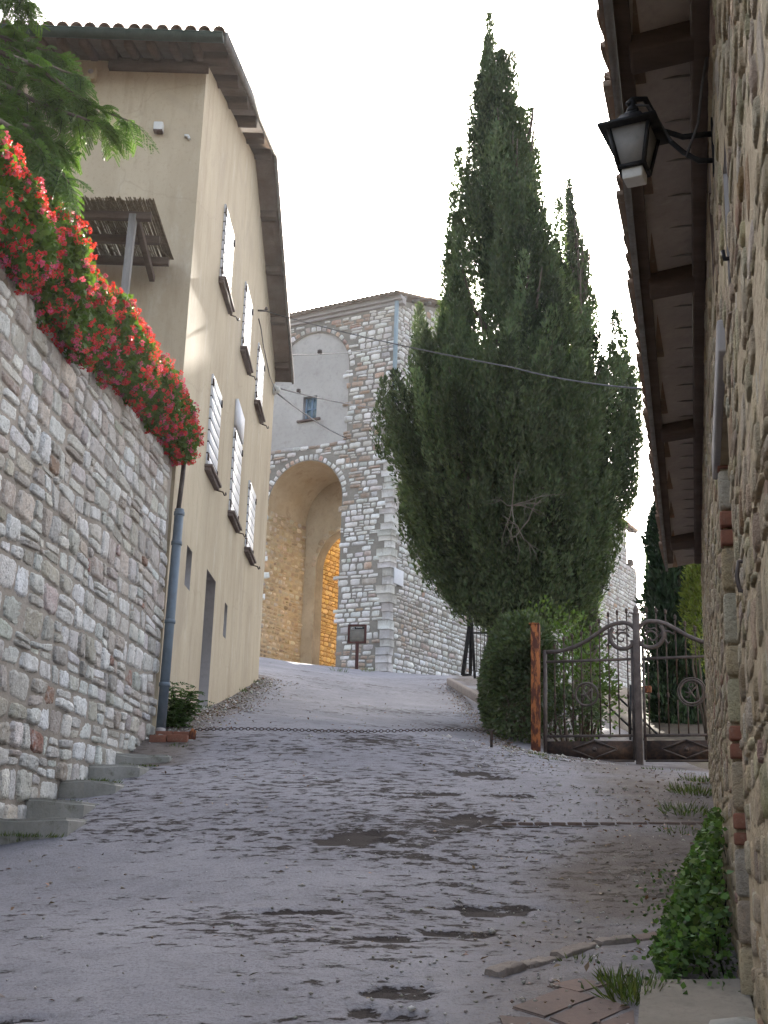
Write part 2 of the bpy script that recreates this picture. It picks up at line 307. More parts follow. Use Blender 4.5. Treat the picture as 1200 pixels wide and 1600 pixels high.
def mat_asphalt():
    m, t, b = nt('worn_asphalt'); v = coords(t); a = attr(t)
    sep = N(t, 'ShaderNodeSeparateColor'); t.links.new(a, sep.inputs[0])
    big = noise(t, 0.55, 5, 0.6, v); mid = noise(t, 5.0, 6, 0.7, v); fine = noise(t, 55.0, 4, 0.7, v); grit = noise(t, 140.0, 3, 0.7, v)
    c = mix(t, ramp(t, big, [(0.35, 0.0), (0.65, 1.0)]), (0.215, 0.211, 0.238), (0.305, 0.298, 0.325))
    c = mix(t, ramp(t, mid, [(0.48, 0.0), (0.70, 0.32)]), c, (0.10, 0.09, 0.092))
    c = mix(t, ramp(t, fine, [(0.33, 0.45), (0.52, 0.0)]), c, (0.075, 0.07, 0.072))
    c = mix(t, ramp(t, grit, [(0.60, 0.0), (0.72, 0.6)]), c, (0.34, 0.32, 0.30))
    # worn holes and dirt: a slow density painted on the mesh, broken up by rough noise
    va = coords(t, (1.0, 1.7, 1.0)); pn = noise(t, 6.5, 10, 0.64, va); pn2 = noise(t, 21.0, 6, 0.72, va)
    sc = N(t, 'ShaderNodeMath', operation='MULTIPLY_ADD'); t.links.new(fine, sc.inputs[0]); sc.inputs[1].default_value = 0.9; sc.inputs[2].default_value = -0.45
    m1 = N(t, 'ShaderNodeMath', operation='MULTIPLY_ADD'); t.links.new(sep.outputs[0], m1.inputs[0]); m1.inputs[1].default_value = 0.22; t.links.new(pn, m1.inputs[2])
    m2 = N(t, 'ShaderNodeMath', operation='MULTIPLY_ADD'); t.links.new(pn2, m2.inputs[0]); m2.inputs[1].default_value = 0.42; t.links.new(m1.outputs[0], m2.inputs[2])
    m3 = N(t, 'ShaderNodeMath', operation='MULTIPLY_ADD'); t.links.new(sep.outputs[2], m3.inputs[0]); m3.inputs[1].default_value = 0.21; t.links.new(m2.outputs[0], m3.inputs[2]); m2 = m3
    pit = ramp(t, m2.outputs[0], [(0.872, 0.0), (0.93, 0.95)]); stain = ramp(t, m2.outputs[0], [(0.79, 0.0), (0.95, 0.7)])
    c = mix(t, stain, c, (0.080, 0.066, 0.066)); c = mix(t, pit, c, (0.034, 0.026, 0.024))
    # dust / earth along the edges
    dust = mix(t, ramp(t, mid, [(0.3, 0.0), (0.6, 1.0)]), (0.17, 0.14, 0.115), (0.095, 0.075, 0.062))
    ad2 = N(t, 'ShaderNodeMath', operation='ADD'); t.links.new(sep.outputs[1], ad2.inputs[0]); t.links.new(sc.outputs[0], ad2.inputs[1])
    c = mix(t, ramp(t, ad2.outputs[0], [(0.35, 0.0), (0.75, 0.85)]), c, dust)
    t.links.new(c, b.inputs['Base Color']); b.inputs['Roughness'].default_value = 0.9; b.inputs['Specular IOR Level'].default_value = 0.16
    inv = N(t, 'ShaderNodeMath', operation='MULTIPLY_ADD'); t.links.new(pit, inv.inputs[0]); inv.inputs[1].default_value = -0.9; t.links.new(mix(t, 0.4, fine, mid), inv.inputs[2])
    bump(t, b, inv.outputs[0], 0.9, 0.022); return m
M['asphalt'] = mat_asphalt()

ys = [2.4]
while ys[-1] < 62: ys.append(ys[-1] + max(0.022, ys[-1] * 0.0052))
ys = np.array(ys); xs = np.linspace(-3.4, 4.3, 200)
X, Y = np.meshgrid(xs, ys)
X = X + np.clip((Y - 26) / 20, 0, 1) * (X * 0.55 - 1.6)           # the street widens in front of the gate tower
Z = gz(X, Y)
p1 = fbm(X * 2.6, Y * 5.2, 3, 5); p2 = fbm(X * 0.55 + 9, Y * 0.7, 11, 3); p3 = fbm(X * 7, Y * 15, 17, 3)
cx_ = np.where(Y < 10.5, -0.25 + 0.24 * (Y - 6.3), 0.75 + 0.03 * (Y - 10.5)); centre = np.exp(-((X - cx_) / np.where(Y < 9, 0.95, 1.25)) ** 2) * np.where(Y > 9, np.clip(1 - (Y - 9) / 9, 0.25, 1), 1)
pit = np.clip(0.62 * centre + 1.8 * (p2 - 0.47), 0, 1)
right_x = 0.176 + 0.256 * Y
edge_r = np.where(Y < 15, np.clip((X - (right_x - 2.5 + 0.9 * fbm(Y * 0.8, Y * 0 + 3, 5))) / 1.2, 0, 1), np.clip((X - 1.75) / 0.6, 0, 1))
edge_l = np.where((Y > 13) & (Y < 27), np.clip((-1.5 - 0.25 * (Y - 14) * 0.1 - X) / 0.9, 0, 1), 0)
dirt = np.clip(np.maximum(edge_r * (0.25 + 1.0 * p2), edge_l * 0.9), 0, 1)
Z = Z + 0.016 * (p1 - 0.5) + 0.010 * (p3 - 0.5) + 0.03 * (fbm(X * 0.9, Y * 0.9, 41, 3) - 0.5)
spot = np.zeros_like(pit)                                         # the larger holes
for px, py, Yg, rx, ry in ((642, 1556, 5.75, .10, .13), (590, 1548, 5.8, .08, .08), (566, 1578, 5.5, .07, .09), (622, 1594, 5.4, .13, .08), (738, 1218, 12.4, .22, .18), (775, 1224, 12.2, .20, .12), (745, 1284, 10.2, .22, .14), (800, 1252, 11.2, .26, .10), (690, 1250, 11.2, .2, .1), (30, 1586, 5.5, .22, .05), (560, 1300, 9.6, .25, .2), (470, 1395, 7.6, .2, .12), (700, 1440, 7.1, .2, .09), (780, 1405, 7.8, .25, .12), (590, 1455, 6.9, .2, .08)):
    q = atY(px, py, Yg); rr = np.hypot((X - q[0]) / rx, (Y - Yg) / ry) + 0.9 * (p1 - 0.5) + 1.6 * (p3 - 0.5); spot = np.maximum(spot, np.clip((1.15 - rr) * 2.5, 0, 1))
Z = Z - 0.02 * spot
mb = MB(); mb.grid(np.stack([X, Y, Z], -1), np.stack([pit, dirt, spot], -1))
tag(mb.build('road', M['asphalt'], smooth=True), kind='structure')
def rz(x, y): return gz(x, y)

gx = np.concatenate([np.linspace(-400, -20, 14), np.linspace(-18, 40, 90), np.linspace(50, 500, 14)]); gy = np.concatenate([np.linspace(-200, -12, 10), np.linspace(-10, 90, 140), np.linspace(100, 900, 16)])
GX, GY = np.meshgrid(gx, gy); GZ = gz(np.clip(GX, -16, 32), np.clip(GY, -9, 75)) - 0.06 + 0.05 * (fbm(GX * 0.7, GY * 0.7, 23, 3) - 0.5)
mb = MB(); mb.grid(np.stack([GX, GY, GZ], -1)); tag(mb.build('ground', M['soil'], smooth=True), kind='structure')

# ------------------------------------------------------------------ stone laying
def courses(L, H, hr, wr, rg, wav=0.02, split=0.2, jit=0.15, s0=0.0, t0=0.0):
    Q = []; y = 0.0; prev = None; k = 0
    def prof(seed): return lambda s: wav * 2 * (vnoise(np.array([s * 1.1]), np.array([seed * 7.3]), 5)[0] - 0.5)
    f0 = prof(0)
    while y < H:
        h = rg.uniform(*hr); f1 = prof(k + 1); s = -rg.uniform(0, wr[0]); o0 = 0.0; o1 = 0.0
        while s < L:
            w = rg.uniform(*wr) * (0.7 + 0.6 * rg.random()) ; n0 = rg.uniform(-jit, jit) * h; n1 = rg.uniform(-jit, jit) * h
            e = s + w
            a, b_, c, d = (s + o0, y + f0(s)), (e + n0, y + f0(e)), (e + n1, y + h + f1(e)), (s + o1, y + h + f1(s))
            if rg.random() < split and h > 0.6 * hr[1]:
                q = rg.uniform(0.35, 0.65); m0 = (a[0] * (1 - q) + d[0] * q, a[1] * (1 - q) + d[1] * q); m1 = (b_[0] * (1 - q) + c[0] * q, b_[1] * (1 - q) + c[1] * q)
                Q += [(a, b_, m1, m0), (m0, m1, c, d)]
            else: Q.append((a, b_, c, d))
            s, o0, o1 = e, n0, n1
        y += h; f0 = f1; k += 1
    return np.array(Q) + np.array([s0, t0])
def lay(Q, k, depth, gap, rg, rough=0.08, rnd=0.3, sharp=4, thickvar=0.5, tw=1.0):
    """stone bodies for the quads Q (n,4,2): returns verts (s,t,h), faces, per-stone index"""
    n = len(Q); a = np.linspace(-1, 1, k); A, B = np.meshgrid(a, a, indexing='xy')
    w = np.linalg.norm(Q[:, 1] - Q[:, 0], axis=1); h = np.linalg.norm(Q[:, 3] - Q[:, 0], axis=1)
    A2 = A * np.sqrt(1 - rnd * B * B); B2 = B * np.sqrt(1 - rnd * A * A)
    fx = np.clip(1 - gap / w, 0.3, 1)[:, None, None]; fy = np.clip(1 - gap / h, 0.3, 1)[:, None, None]
    u = (A2[None] * fx + 1) / 2; v = (B2[None] * fy + 1) / 2
    P = (Q[:, 0][:, None, None] * ((1 - u) * (1 - v))[..., None] + Q[:, 1][:, None, None] * (u * (1 - v))[..., None] + Q[:, 2][:, None, None] * (u * v)[..., None] + Q[:, 3][:, None, None] * ((1 - u) * v)[..., None])
    m = np.minimum(w, h)[:, None, None]
    P = P + rg.normal(0, 1, P.shape) * (m * rough * 0.45)[..., None]
    dep = depth * (1 - thickvar + thickvar * 2 * rg.random(n))[:, None, None]
    prof = (1 - np.abs(A) ** sharp) * (1 - np.abs(B) ** sharp)
    hh = dep * (prof[None] ** 0.6) * (1 + 0.10 * rg.normal(0, 1, (n, k, k))) + m * tw * 0.10 * (rg.uniform(-1, 1, (n, 1, 1)) * A[None] + rg.uniform(-1, 1, (n, 1, 1)) * B[None]) * prof[None]
    hh = np.where(prof[None] < 1e-6, -0.03, hh)
    V = np.concatenate([P, hh[..., None]], -1).reshape(-1, 3)
    i = (np.arange(k - 1)[:, None] * k + np.arange(k - 1)[None]).ravel(); f = np.stack([i, i + 1, i + k + 1, i + k], 1)
    Fa = (f[None] + (np.arange(n) * k * k)[:, None, None]).reshape(-1, 4)
    return V, Fa, np.repeat(np.arange(n), k * k)
def palette(n, cols, wts, rg, var=0.12):
    c = np.array(cols)[rg.choice(len(cols), n, p=np.array(wts) / sum(wts))]
    return np.clip(c * (1 + rg.normal(0, var, (n, 1))) + rg.normal(0, 0.012, (n, 3)), 0.02, 0.8)
def stones(name, mat, parent, L, H, hr, wr, frame, cols, wts, seed, k=5, depth=0.03, gap=0.02, keep=None, s0=0.0, t0=0.0, smooth=True, **kw):
    rg = np.random.default_rng(seed); ck = {q: kw.pop(q) for q in ('wav', 'split', 'jit') if q in kw}
    tintfn = kw.pop('tintfn', None)
    Q = courses(L, H, hr, wr, rg, s0=s0, t0=t0, **ck); cc = Q.mean(1)
    if keep is not None: Q = Q[keep(cc[:, 0], cc[:, 1])]
    V, Fa, idx = lay(Q, k, depth, gap, rg, **kw)
    col = palette(len(Q), cols, wts, rg)
    if tintfn is not None: col = tintfn(Q.mean(1), col, rg)
    o, du, dn = (np.asarray(q, float) for q in frame)
    Pw = o + V[:, :1] * du + np.stack([np.zeros(len(V)), np.zeros(len(V)), V[:, 1]], 1) + V[:, 2:] * dn
    if np.cross(du, np.array([0, 0, 1.0])).dot(dn) < 0: Fa = Fa[:, ::-1]
    b_ = MB(); b_.add(Pw, Fa, col[idx]); return b_.build(name, mat, parent, smooth)

# ------------------------------------------------------------------ left stone retaining wall
LWH = R(3.15); LW0 = np.array([-2.67, 14.60, 0.0]); LWD = -np.array([math.sin(LWH), math.cos(LWH), 0]); LWN = np.array([math.cos(LWH), -math.sin(LWH), 0])
LWTOP = 4.62; LWL = 12.5
def lw(s, z, off=0.0): return LW0 + LWD * s + LWN * off + np.array([0, 0, z])
lwall = thing('retaining_wall', 'tall grey rubble stone retaining wall under the red geraniums', 'wall')
mb = MB()
ss = np.linspace(0, LWL, 160); zz = np.linspace(-2.2, LWTOP, 110); S, ZZ = np.meshgrid(ss, zz)
off = 0.016 * (fbm(S * 3, ZZ * 3, 61, 3) - 0.5) - 0.001
mb.grid(LW0 + S[..., None] * LWD + off[..., None] * LWN + ZZ[..., None] * np.array([0, 0, 1.0]), flip=True)
a, b_, c, d = lw(0, LWTOP, -0.02), lw(LWL, LWTOP, -0.02), lw(LWL, LWTOP, -0.5), lw(0, LWTOP, -0.5)
mb.add([a, b_, c, d], [(0, 1, 2, 3)]); mb.add([lw(LWL, -2.2, -.02), lw(LWL, -2.2, -.5), c, b_], [(0, 1, 2, 3)])
mb.build('mortar_core', M['mortar'], lwall)
def lw_keep(s, z):
    g = gz(-2.75, 14.6 - s) - 0.15
    return (z > g) & (z < LWTOP - 0.04) & (s > 0.05)
GREYS = [(0.68, 0.665, 0.62), (0.60, 0.58, 0.53), (0.43, 0.41, 0.37), (0.52, 0.455, 0.40), (0.75, 0.74, 0.71), (0.45, 0.405, 0.35), (0.30, 0.15, 0.11)]
def lw_tint(cc, col, rg):
    pink = np.clip((cc[:, 1] - 1.2) / 1.5, 0, 1) * np.clip((5.5 - cc[:, 0]) / 3, 0, 1) * rg.random(len(cc))
    return col * (1 - 0.45 * pink[:, None]) + np.array([0.48, 0.40, 0.37]) * 0.45 * pink[:, None]
stones('stonework', M['stone_near'], lwall, LWL, LWTOP + 2.3, (0.12, 0.27), (0.15, 0.46), (LW0, LWD, LWN), GREYS, [30, 22, 8, 14, 24, 6, 2], 11, k=11, depth=0.019, gap=0.009,
       keep=lw_keep, t0=-2.2, rough=0.065, rnd=0.22, sharp=6, wav=0.07, split=0.36, jit=0.32, thickvar=0.8, tw=0.4, tintfn=lw_tint)
mb = MB()                                              # coping of flat stones at the top
s = 0.0; rg = np.random.default_rng(5)
while s < LWL:
    w = rg.uniform(0.25, 0.5); p = lw(s + w / 2, LWTOP + 0.03, -0.2)
    mb.box(p, (0.5, w - 0.02, 0.07), np.stack([LWN, LWD, [0, 0, 1]], 1), palette(1, GREYS[:4], [1, 1, 1, 1], rg)[0]); s += w
mb.build('coping', M['stone_near'], lwall, bevel=0.012)
base_at(lwall, tuple(lw(LWL / 2, -0.5)))
mb = MB(); mb.add([lw(-0.1, LWTOP - 0.12, -0.45), lw(LWL, LWTOP - 0.12, -0.45), (-16, 2, LWTOP - 0.12), (-16, 14.7, LWTOP - 0.12)], [(0, 1, 2, 3)])
tag(mb.build('terrace_ground', M['soil']), kind='structure')

# worn concrete steps at the foot of the wall
stepdef = [  # pixel of the step's top at its lower (near) front corner on the wall side / street side, distance
    (0, 1288, 108, 1268, 9.6, 'lowest mossy concrete step beside the stone wall'), (25, 1251, 130, 1248, 10.35, 'second concrete step up from the bottom of the wall stair'),
    (82, 1222, 178, 1217, 11.25, 'third concrete step of the wall stair, with a rounded street end'), (148, 1196, 215, 1194, 12.15, 'narrow concrete step below the top step, moss on its left'),
    (183, 1178, 262, 1180, 13.05, 'topmost concrete step just below the brick planter edge')]
for i, (x0, y0, x1, y1, D, lab) in enumerate(stepdef):
    a, b_ = atY(x0, y0, D), atY(x1, y1, D + 0.12); zt = (a[2] + b_[2]) / 2; xw = lw(14.6 - D, 0)[0] - 0.1
    bm = bmesh.new(); n = 7
    d0, d1 = D, D + (1.05 if i < 4 else 1.0); pts = []
    for k in range(n + 1):
        q = k / n; pts.append((xw + (b_[0] + 0.02 - xw) * q + 0, d0 + 0.05 * math.sin(q * 5 + i) + 0.10 * q ** 3))
    for k in range(n + 1):
        q = 1 - k / n; pts.append((xw + (b_[0] + 0.06 - xw) * q, d1 + 0.03 * math.sin(q * 4 + i * 2)))
    top = [bm.verts.new((x, y, zt + 0.012 * math.sin(x * 9 + y * 5))) for x, y in pts]; bot = [bm.verts.new((x, y, zt - 0.5)) for x, y in pts]
    bm.faces.new(top[::-1] if False else top)
    for k in range(len(pts)): bm.faces.new((top[k], bot[k], bot[(k + 1) % len(pts)], top[(k + 1) % len(pts)]))
    bmesh.ops.recalc_face_normals(bm, faces=bm.faces)
    bmesh.ops.bevel(bm, geom=[e for e in bm.edges if abs(e.verts[0].co.z - e.verts[1].co.z) < 0.05], offset=0.025, segments=3, affect='EDGES')
    me = bpy.data.meshes.new('concrete_step'); bm.to_mesh(me); bm.free(); me.materials.append(M['concrete'])
    o = bpy.data.objects.new('concrete_step', me); C.objects.link(o); tag(o, lab, 'step', 'concrete steps along the stone wall')

# brick kerb / planter edge and the chain
kz = atY(300, 1141, 14.35)[2]
kerb = thing('brick_kerb', 'low kerb of old red bricks at the foot of the drainpipe', 'kerb')
mb = MB(); rg = np.random.default_rng(3)
xa, xb = -2.62, atY(300, 1150, 14.25)[0]
x = xa
while x < xb - 0.05:
    w = min(rg.uniform(0.2, 0.27), xb - x)
    mb.box((x + w / 2, 14.22 + 0.02 * rg.random(), kz - 0.10 - 0.03 * rg.random()), (w - 0.012, 0.13, 0.09)); mb.box((x + w / 2 + 0.02, 14.5, kz - 0.05), (w - 0.012, 0.12, 0.08)); x += w
mb.build('brick_row', M['brick'], kerb, bevel=0.008)
mb = MB(); mb.box(((xa + xb) / 2, 14.42, kz - 0.4), (xb - xa + 0.05, 0.32, 0.58)); mb.build('concrete_base', M['concrete'], kerb, bevel=0.02)
base_at(kerb, ((xa + xb) / 2, 14.4, kz - 0.4))
chain = thing('chain_barrier', 'thin dark chain stretched low across the street', 'chain')
pL = atY(304, 1140, 14.35); pR = atY(768, 1142, 15.0)
mb = MB(); mb.tube([pL - [0.02, 0, 0.36], pL - [0.02, 0, 0.03], pL - [0.0, 0, 0.0]], [0.045, 0.04, 0.03], 10); mb.build('anchor_stub', M['rust'], chain, True)
mb = MB(); npt = 90
for k in range(npt):
    q0, q1 = k / npt, (k + 1.25) / npt
    def cpt(q): return pL + (pR - pL) * q + np.array([0, 0, 0.012 * math.sin(q * 9)])
    a, b_ = cpt(q0), cpt(q1); u = np.array([0, 0, 1.0]) if k % 2 else np.array([0, 1.0, 0]); dd = unit(b_ - a); L = np.linalg.norm(b_ - a)
    ring = [a + dd * L * (0.5 - 0.5 * math.cos(t)) + u * 0.016 * math.sin(t) for t in np.linspace(0, 2 * math.pi, 9)]
    mb.tube(ring, 0.005, 4, cap=False)
mb.build('links', M['iron'], chain)
mb = MB(); mb.tube([pR - [0, 0, 0.25], pR, pR + [0.03, 0, 0.01]], 0.018, 8); mb.build('anchor_ring', M['iron'], chain)
base_at(chain, tuple(pL))

# ------------------------------------------------------------------ the ochre house
GH = R(0.77); G0 = np.array([-2.65, 14.72, 0.0]); GD = np.array([math.sin(GH), math.cos(GH), 0]); GN = np.array([math.cos(GH), -math.sin(GH), 0])
def gp(y, z, off=0.0):
    s = (y - 14.72) / math.cos(GH); return G0 + GD * s + GN * off + np.array([0, 0, z])
GY0, GY1, GRY = 14.72, 25.3, 20.0
def roofz(y): return 12.30 - 0.335 * abs(y - GRY) if y < GRY else 12.30 - 0.40 * abs(y - GRY)
house = thing('ochre_house', 'tall ochre plastered house with white shuttered windows along the street', 'house')
holes = [(17.72, 18.66, 1.2, 3.88, 0.55), (15.93, 16.36, 3.26, 3.81, 0.30), (19.80, 20.13, 3.22, 3.78, 0.28)]
yc = sorted({GY0, GY1, GRY, *[h[0] for h in holes], *[h[1] for h in holes], *np.linspace(GY0, GY1, 12)}); zc = sorted({0.0, 9.9, *[h[2] for h in holes], *[h[3] for h in holes], *np.linspace(0, 9.9, 10)})
mb = MB()
for i in range(len(yc) - 1):
    for j in range(len(zc) - 1):
        ym, zm = (yc[i] + yc[i + 1]) / 2, (zc[j] + zc[j + 1]) / 2
        if any(h[0] < ym < h[1] and h[2] < zm < h[3] for h in holes): continue
        mb.add([gp(yc[i], zc[j]), gp(yc[i + 1], zc[j]), gp(yc[i + 1], zc[j + 1]), gp(yc[i], zc[j + 1])], [(0, 1, 2, 3)])
    mb.add([gp(yc[i], 9.9), gp(yc[i + 1], 9.9), gp(yc[i + 1], roofz(yc[i + 1]) - 0.12), gp(yc[i], roofz(yc[i]) - 0.12)], [(0, 1, 2, 3)])
HX = -10.5
mb.add([(HX, GY0, 0), gp(GY0, 0), gp(GY0, roofz(GY0) - 0.12), (HX, GY0, roofz(GY0) - 0.12)], [(0, 1, 2, 3)])
mb.add([gp(GY1, 0), (HX, GY1, 0), (HX, GY1, roofz(GY1) - .12), gp(GY1, roofz(GY1) - .12)], [(0, 1, 2, 3)])
mb.build('wall', M['plaster'], house)
for h in holes:
    mb = MB(); y0, y1, z0, z1, dp = h; F = [gp(y0, z0), gp(y1, z0), gp(y1, z1), gp(y0, z1)]; B = [gp(y0, z0, -dp), gp(y1, z0, -dp), gp(y1, z1, -dp), gp(y0, z1, -dp)]
    mb.add(F + B, [(1, 2, 6, 5), (2, 3, 7, 6), (3, 0, 4, 7), (0, 1, 5, 4)])
    if dp > 0.5:
        f = mb.build('door_recess', M['cement'], house); m2 = MB()
        for q in range(5): m2.box((gp(y0, 0, -dp)[0] + 0.0, y0 + (y1 - y0) * (q + .5) / 5, (z0 + z1) / 2), (0.05, (y1 - y0) / 5 - 0.012, z1 - z0))
        m2.build('door', M['wood_dark'], house); m2 = MB(); m2.lathe(gp(y0 + 0.12, 2.9, -dp + 0.03), [(0.012, 0), (0.03, 0.02), (0.03, 0.05), (0.0, 0.06)], 10, axis=[[0, 0, 1], [0, 1, 0], [-1, 0, 0]]); m2.build('handle', M['iron'], [o for o in house.children if o.name.startswith('door') and 'recess' not in o.name][0])
        m2 = MB(); m2.box(gp((y0 + y1) / 2, z0 + 0.62, -0.25), (0.62, y1 - y0 - 0.006, 0.12)); m2.build('threshold', M['concrete'], house)
    else:
        f = mb.build('window_recess', M['cement'], house); m2 = MB(); m2.add(B, [(0, 1, 2, 3)]); m2.build('pane', M['gap'], f)
# shuttered windows
wins = [(16.98, 18.05, 8.27, 9.53, 0), (19.72, 20.75, 8.30, 9.55, 0), (22.0, 23.05, 8.16, 9.36, 0), (16.92, 17.88, 5.26, 6.68, 0), (19.5, 20.55, 5.27, 7.24, 0.5), (21.86, 22.92, 5.22, 6.52, 0)]
for (y0, y1, z0, z1, fix) in wins:
    w = MB(); zt = z1 - fix
    n = 8; hgt = (zt - z0) / n
    for q in range(n): w.box(gp((y0 + y1) / 2, z0 + hgt * (q + 0.5), 0.012), (0.03, y1 - y0, hgt - 0.022), [[math.cos(GH), math.sin(GH), 0], [-math.sin(GH), math.cos(GH), 0], [0, 0, 1]])
    sh = w.build('shutter', M['shutter'], house, bevel=0.004)
    w = MB(); w.box(gp((y0 + y1) / 2, (z0 + zt) / 2, 0.006), (0.03, y1 - y0 - 0.02, zt - z0 - 0.02)); w.build('shutter_gap', M['gap'], sh)
    for zz_, yy_ in ((z0 + 0.12, y0 + 0.02), (z0 + 0.12, y1 - 0.02), (zt - 0.14, y0 + 0.02), (zt - 0.14, y1 - 0.02)):
        w = MB(); w.box(gp(yy_, zz_, 0.034), (0.022, 0.05, 0.11)); w.build('hinge', M['iron'], sh)
    w = MB(); w.tube([gp(y0 + 0.1, z0 + 0.14, 0.035), gp(y0 - 0.12, z0 + 0.07, 0.05), gp(y0 - 0.12, z0 + 0.02, 0.06)], 0.010, 6); w.build('latch', M['iron'], sh)
    if fix:
        w = MB(); w.box(gp((y0 + y1) / 2, z1 - fix / 2 + 0.02, 0.02), (0.05, y1 - y0, fix - 0.03)); w.build('fixed_panel', M['marble'], house)
    w = MB(); ym, L = (y0 + y1) / 2, y1 - y0 + 0.14
    w.box(gp(ym, z0 - 0.035, 0.03), (0.16, L, 0.045)); w.box(gp(ym, z0 - 0.082, 0.012), (0.13, L - 0.04, 0.05)); s_ = w.build('sill', M['sill'], house, bevel=0.006)
    w = MB(); p = gp(y1 + 0.12, z0 - 0.08, 0.02); w.tube([p, p + [0.09, 0.05, -0.01], p + [0.11, 0.10, -0.05], p + [0.13, 0.14, -0.03], p + [0.12, 0.16, 0.01]], 0.012, 6); w.build('shutter_hook', M['iron'], s_)
# roof: boards, rafters, purlins, tiles, gutter
OV = 0.34
def rp(x, y, dz=0.0): return np.array([x, y, roofz(y) + dz])
VX = lambda y: gp(y, 0, OV)[0]
mb = MB(); EY0, EY1 = 14.02, 25.75
for (ya, yb) in ((EY0, GRY), (GRY, EY1)):
    mb.add([rp(VX(ya), ya), rp(VX(yb), yb), rp(HX, yb), rp(HX, ya), rp(VX(ya), ya, .05), rp(VX(yb), yb, .05), rp(HX, yb, .05), rp(HX, ya, .05)], [(0, 3, 2, 1), (4, 5, 6, 7), (0, 1, 5, 4), (3, 0, 4, 7), (1, 2, 6, 5)])
roof = mb.build('roof', M['board'], house)
for k in range(16):                                   # front rafters
    mb = MB(); x = -2.72 - 0.30 * k; mb.bar(rp(x, EY0 + 0.02, -0.07), rp(x, GY0 + 0.15, -0.07), 0.09, 0.12); mb.build('rafter', M['wood_dark'], roof)
mb = MB(); mb.bar((-2.62, 14.67, roofz(14.7) - 0.20), (-4.0, 14.67, roofz(14.7) - 0.20), 0.10, 0.15); mb.build('wall_plate', M['wood_dark'], roof)
for y in (14.6, 15.6, 16.65, 17.7, 18.75, 19.85, 21.3, 22.6, 23.9, 25.2):
    mb = MB(); z = roofz(y) - 0.075; mb.box((gp(y, 0, OV / 2 - 0.1)[0], y, z), (OV + 0.14, 0.19, 0.14)); mb.build('purlin', M['wood_dark'], roof, bevel=0.012)
mb = MB()
for (ya, yb) in ((EY0, GRY), (GRY, EY1)):
    mb.bar(rp(VX(ya) + 0.02, ya, .02), rp(VX(yb) + 0.02, yb, .02), 0.045, 0.17)
mb.build('verge_board', M['wood_grey'], roof)
mb = MB(); rg = np.random.default_rng(8)
def coppo(mb, a, b_, r, up, tint=None, n=7):
    d = unit(b_ - a); sd = unit(np.cross(d, up)); uu = np.cross(sd, d); an = np.linspace(0, np.pi, n)
    ring = lambda p, r_: np.stack([p + r_ * (math.cos(q) * sd + math.sin(q) * uu) for q in an])
    P = np.stack([ring(a, r), ring(b_, r * 0.86), ring(b_, r * 0.72), ring(a, r * 0.8)]); P2 = np.concatenate([P, P[:1]]); mb.grid(P2)
for k in range(40):
    x = VX(EY0) - 0.06 - 0.19 * k
    for (ya, yb, st) in ((EY0 - 0.1, GRY, 1), (EY1 + 0.1, GRY, -1)):
        q = ya
        while (yb - q) * st > 0.1:
            e = q + st * 0.42; j = rg.uniform(-0.012, 0.012)
            if k < 3 or q == ya or st == 1: coppo(mb, rp(x + j, q, 0.075), rp(x + j, e, 0.06), 0.085, np.array([0, 0, 1.0]))
            q += st * 0.38
mb.build('tiles', M['tile'], roof, True)
mb = MB(); gA, gB = np.array([VX(EY0) + 0.0, EY0 - 0.09, roofz(EY0) - 0.02]), np.array([HX, EY0 - 0.09, roofz(EY0) + 0.02])
an = np.linspace(np.pi, 2 * np.pi, 9); sec = np.stack([np.zeros(9), 0.085 * np.cos(an), 0.085 * np.sin(an)], 1)
mb.grid(np.stack([gA + sec, gB + sec])); mb.grid(np.stack([gB + sec * 0.93, gA + sec * 0.93])); mb.add(np.concatenate([gA + sec, [gA]]), [tuple(range(9))])
mb.tube([gA + [0, -0.085, 0.005], gB + [0, -0.085, 0.005]], 0.012, 6); mb.build('gutter', M['gutter'], roof)
# boxes on the facade
def fp(px, py, Y=14.66): return atY(px, py, Y)
mb = MB(); p = fp(248, 199); mb.box(p, (0.13, 0.10, 0.13)); o = mb.build('wall_box', M['white'], house, bevel=0.015)
mb = MB(); mb.box(p + [0, -0.005, -0.068], (0.12, 0.10, 0.02)); mb.build('box_base', M['yellowgreen'] if False else M['sill'], o)
mb = MB(); p = fp(292, 213, 14.70); mb.box(p + [0.0, 0, -0.0], (0.06, 0.05, 0.03)); mb.box(p + [0.03, 0, -0.03], (0.03, 0.05, 0.04)); mb.build('patched_hole', M['white'], house)
mb = MB(); p = fp(143, 117); mb.box(p, (0.13, 0.10, 0.18)); o = mb.build('vent_box', M['plaster'], house, bevel=0.01)
mb = MB(); mb.lathe(p + [0, -0.045, 0.02], [(0.0, 0.0), (0.035, 0.0), (0.04, 0.012), (0.0, 0.012)], 12, axis=[[1, 0, 0], [0, 0, -1], [0, 1, 0]]); mb.build('vent_cap', M['cement'], o)
mb = MB(); p = gp(25.05, 9.55, 0.0); mb.box(p + [0.03, 0, 0], (0.06, 0.16, 0.22)); mb.lathe(p + [0.06, 0, 0], [(0.09, 0), (0.085, 0.05), (0.05, 0.09), (0.0, 0.10)], 12, axis=[[0, 0, 1], [0, 1, 0], [-1, 0, 0]]); mb.build('alarm_dome', M['white'], house, bevel=0.01)
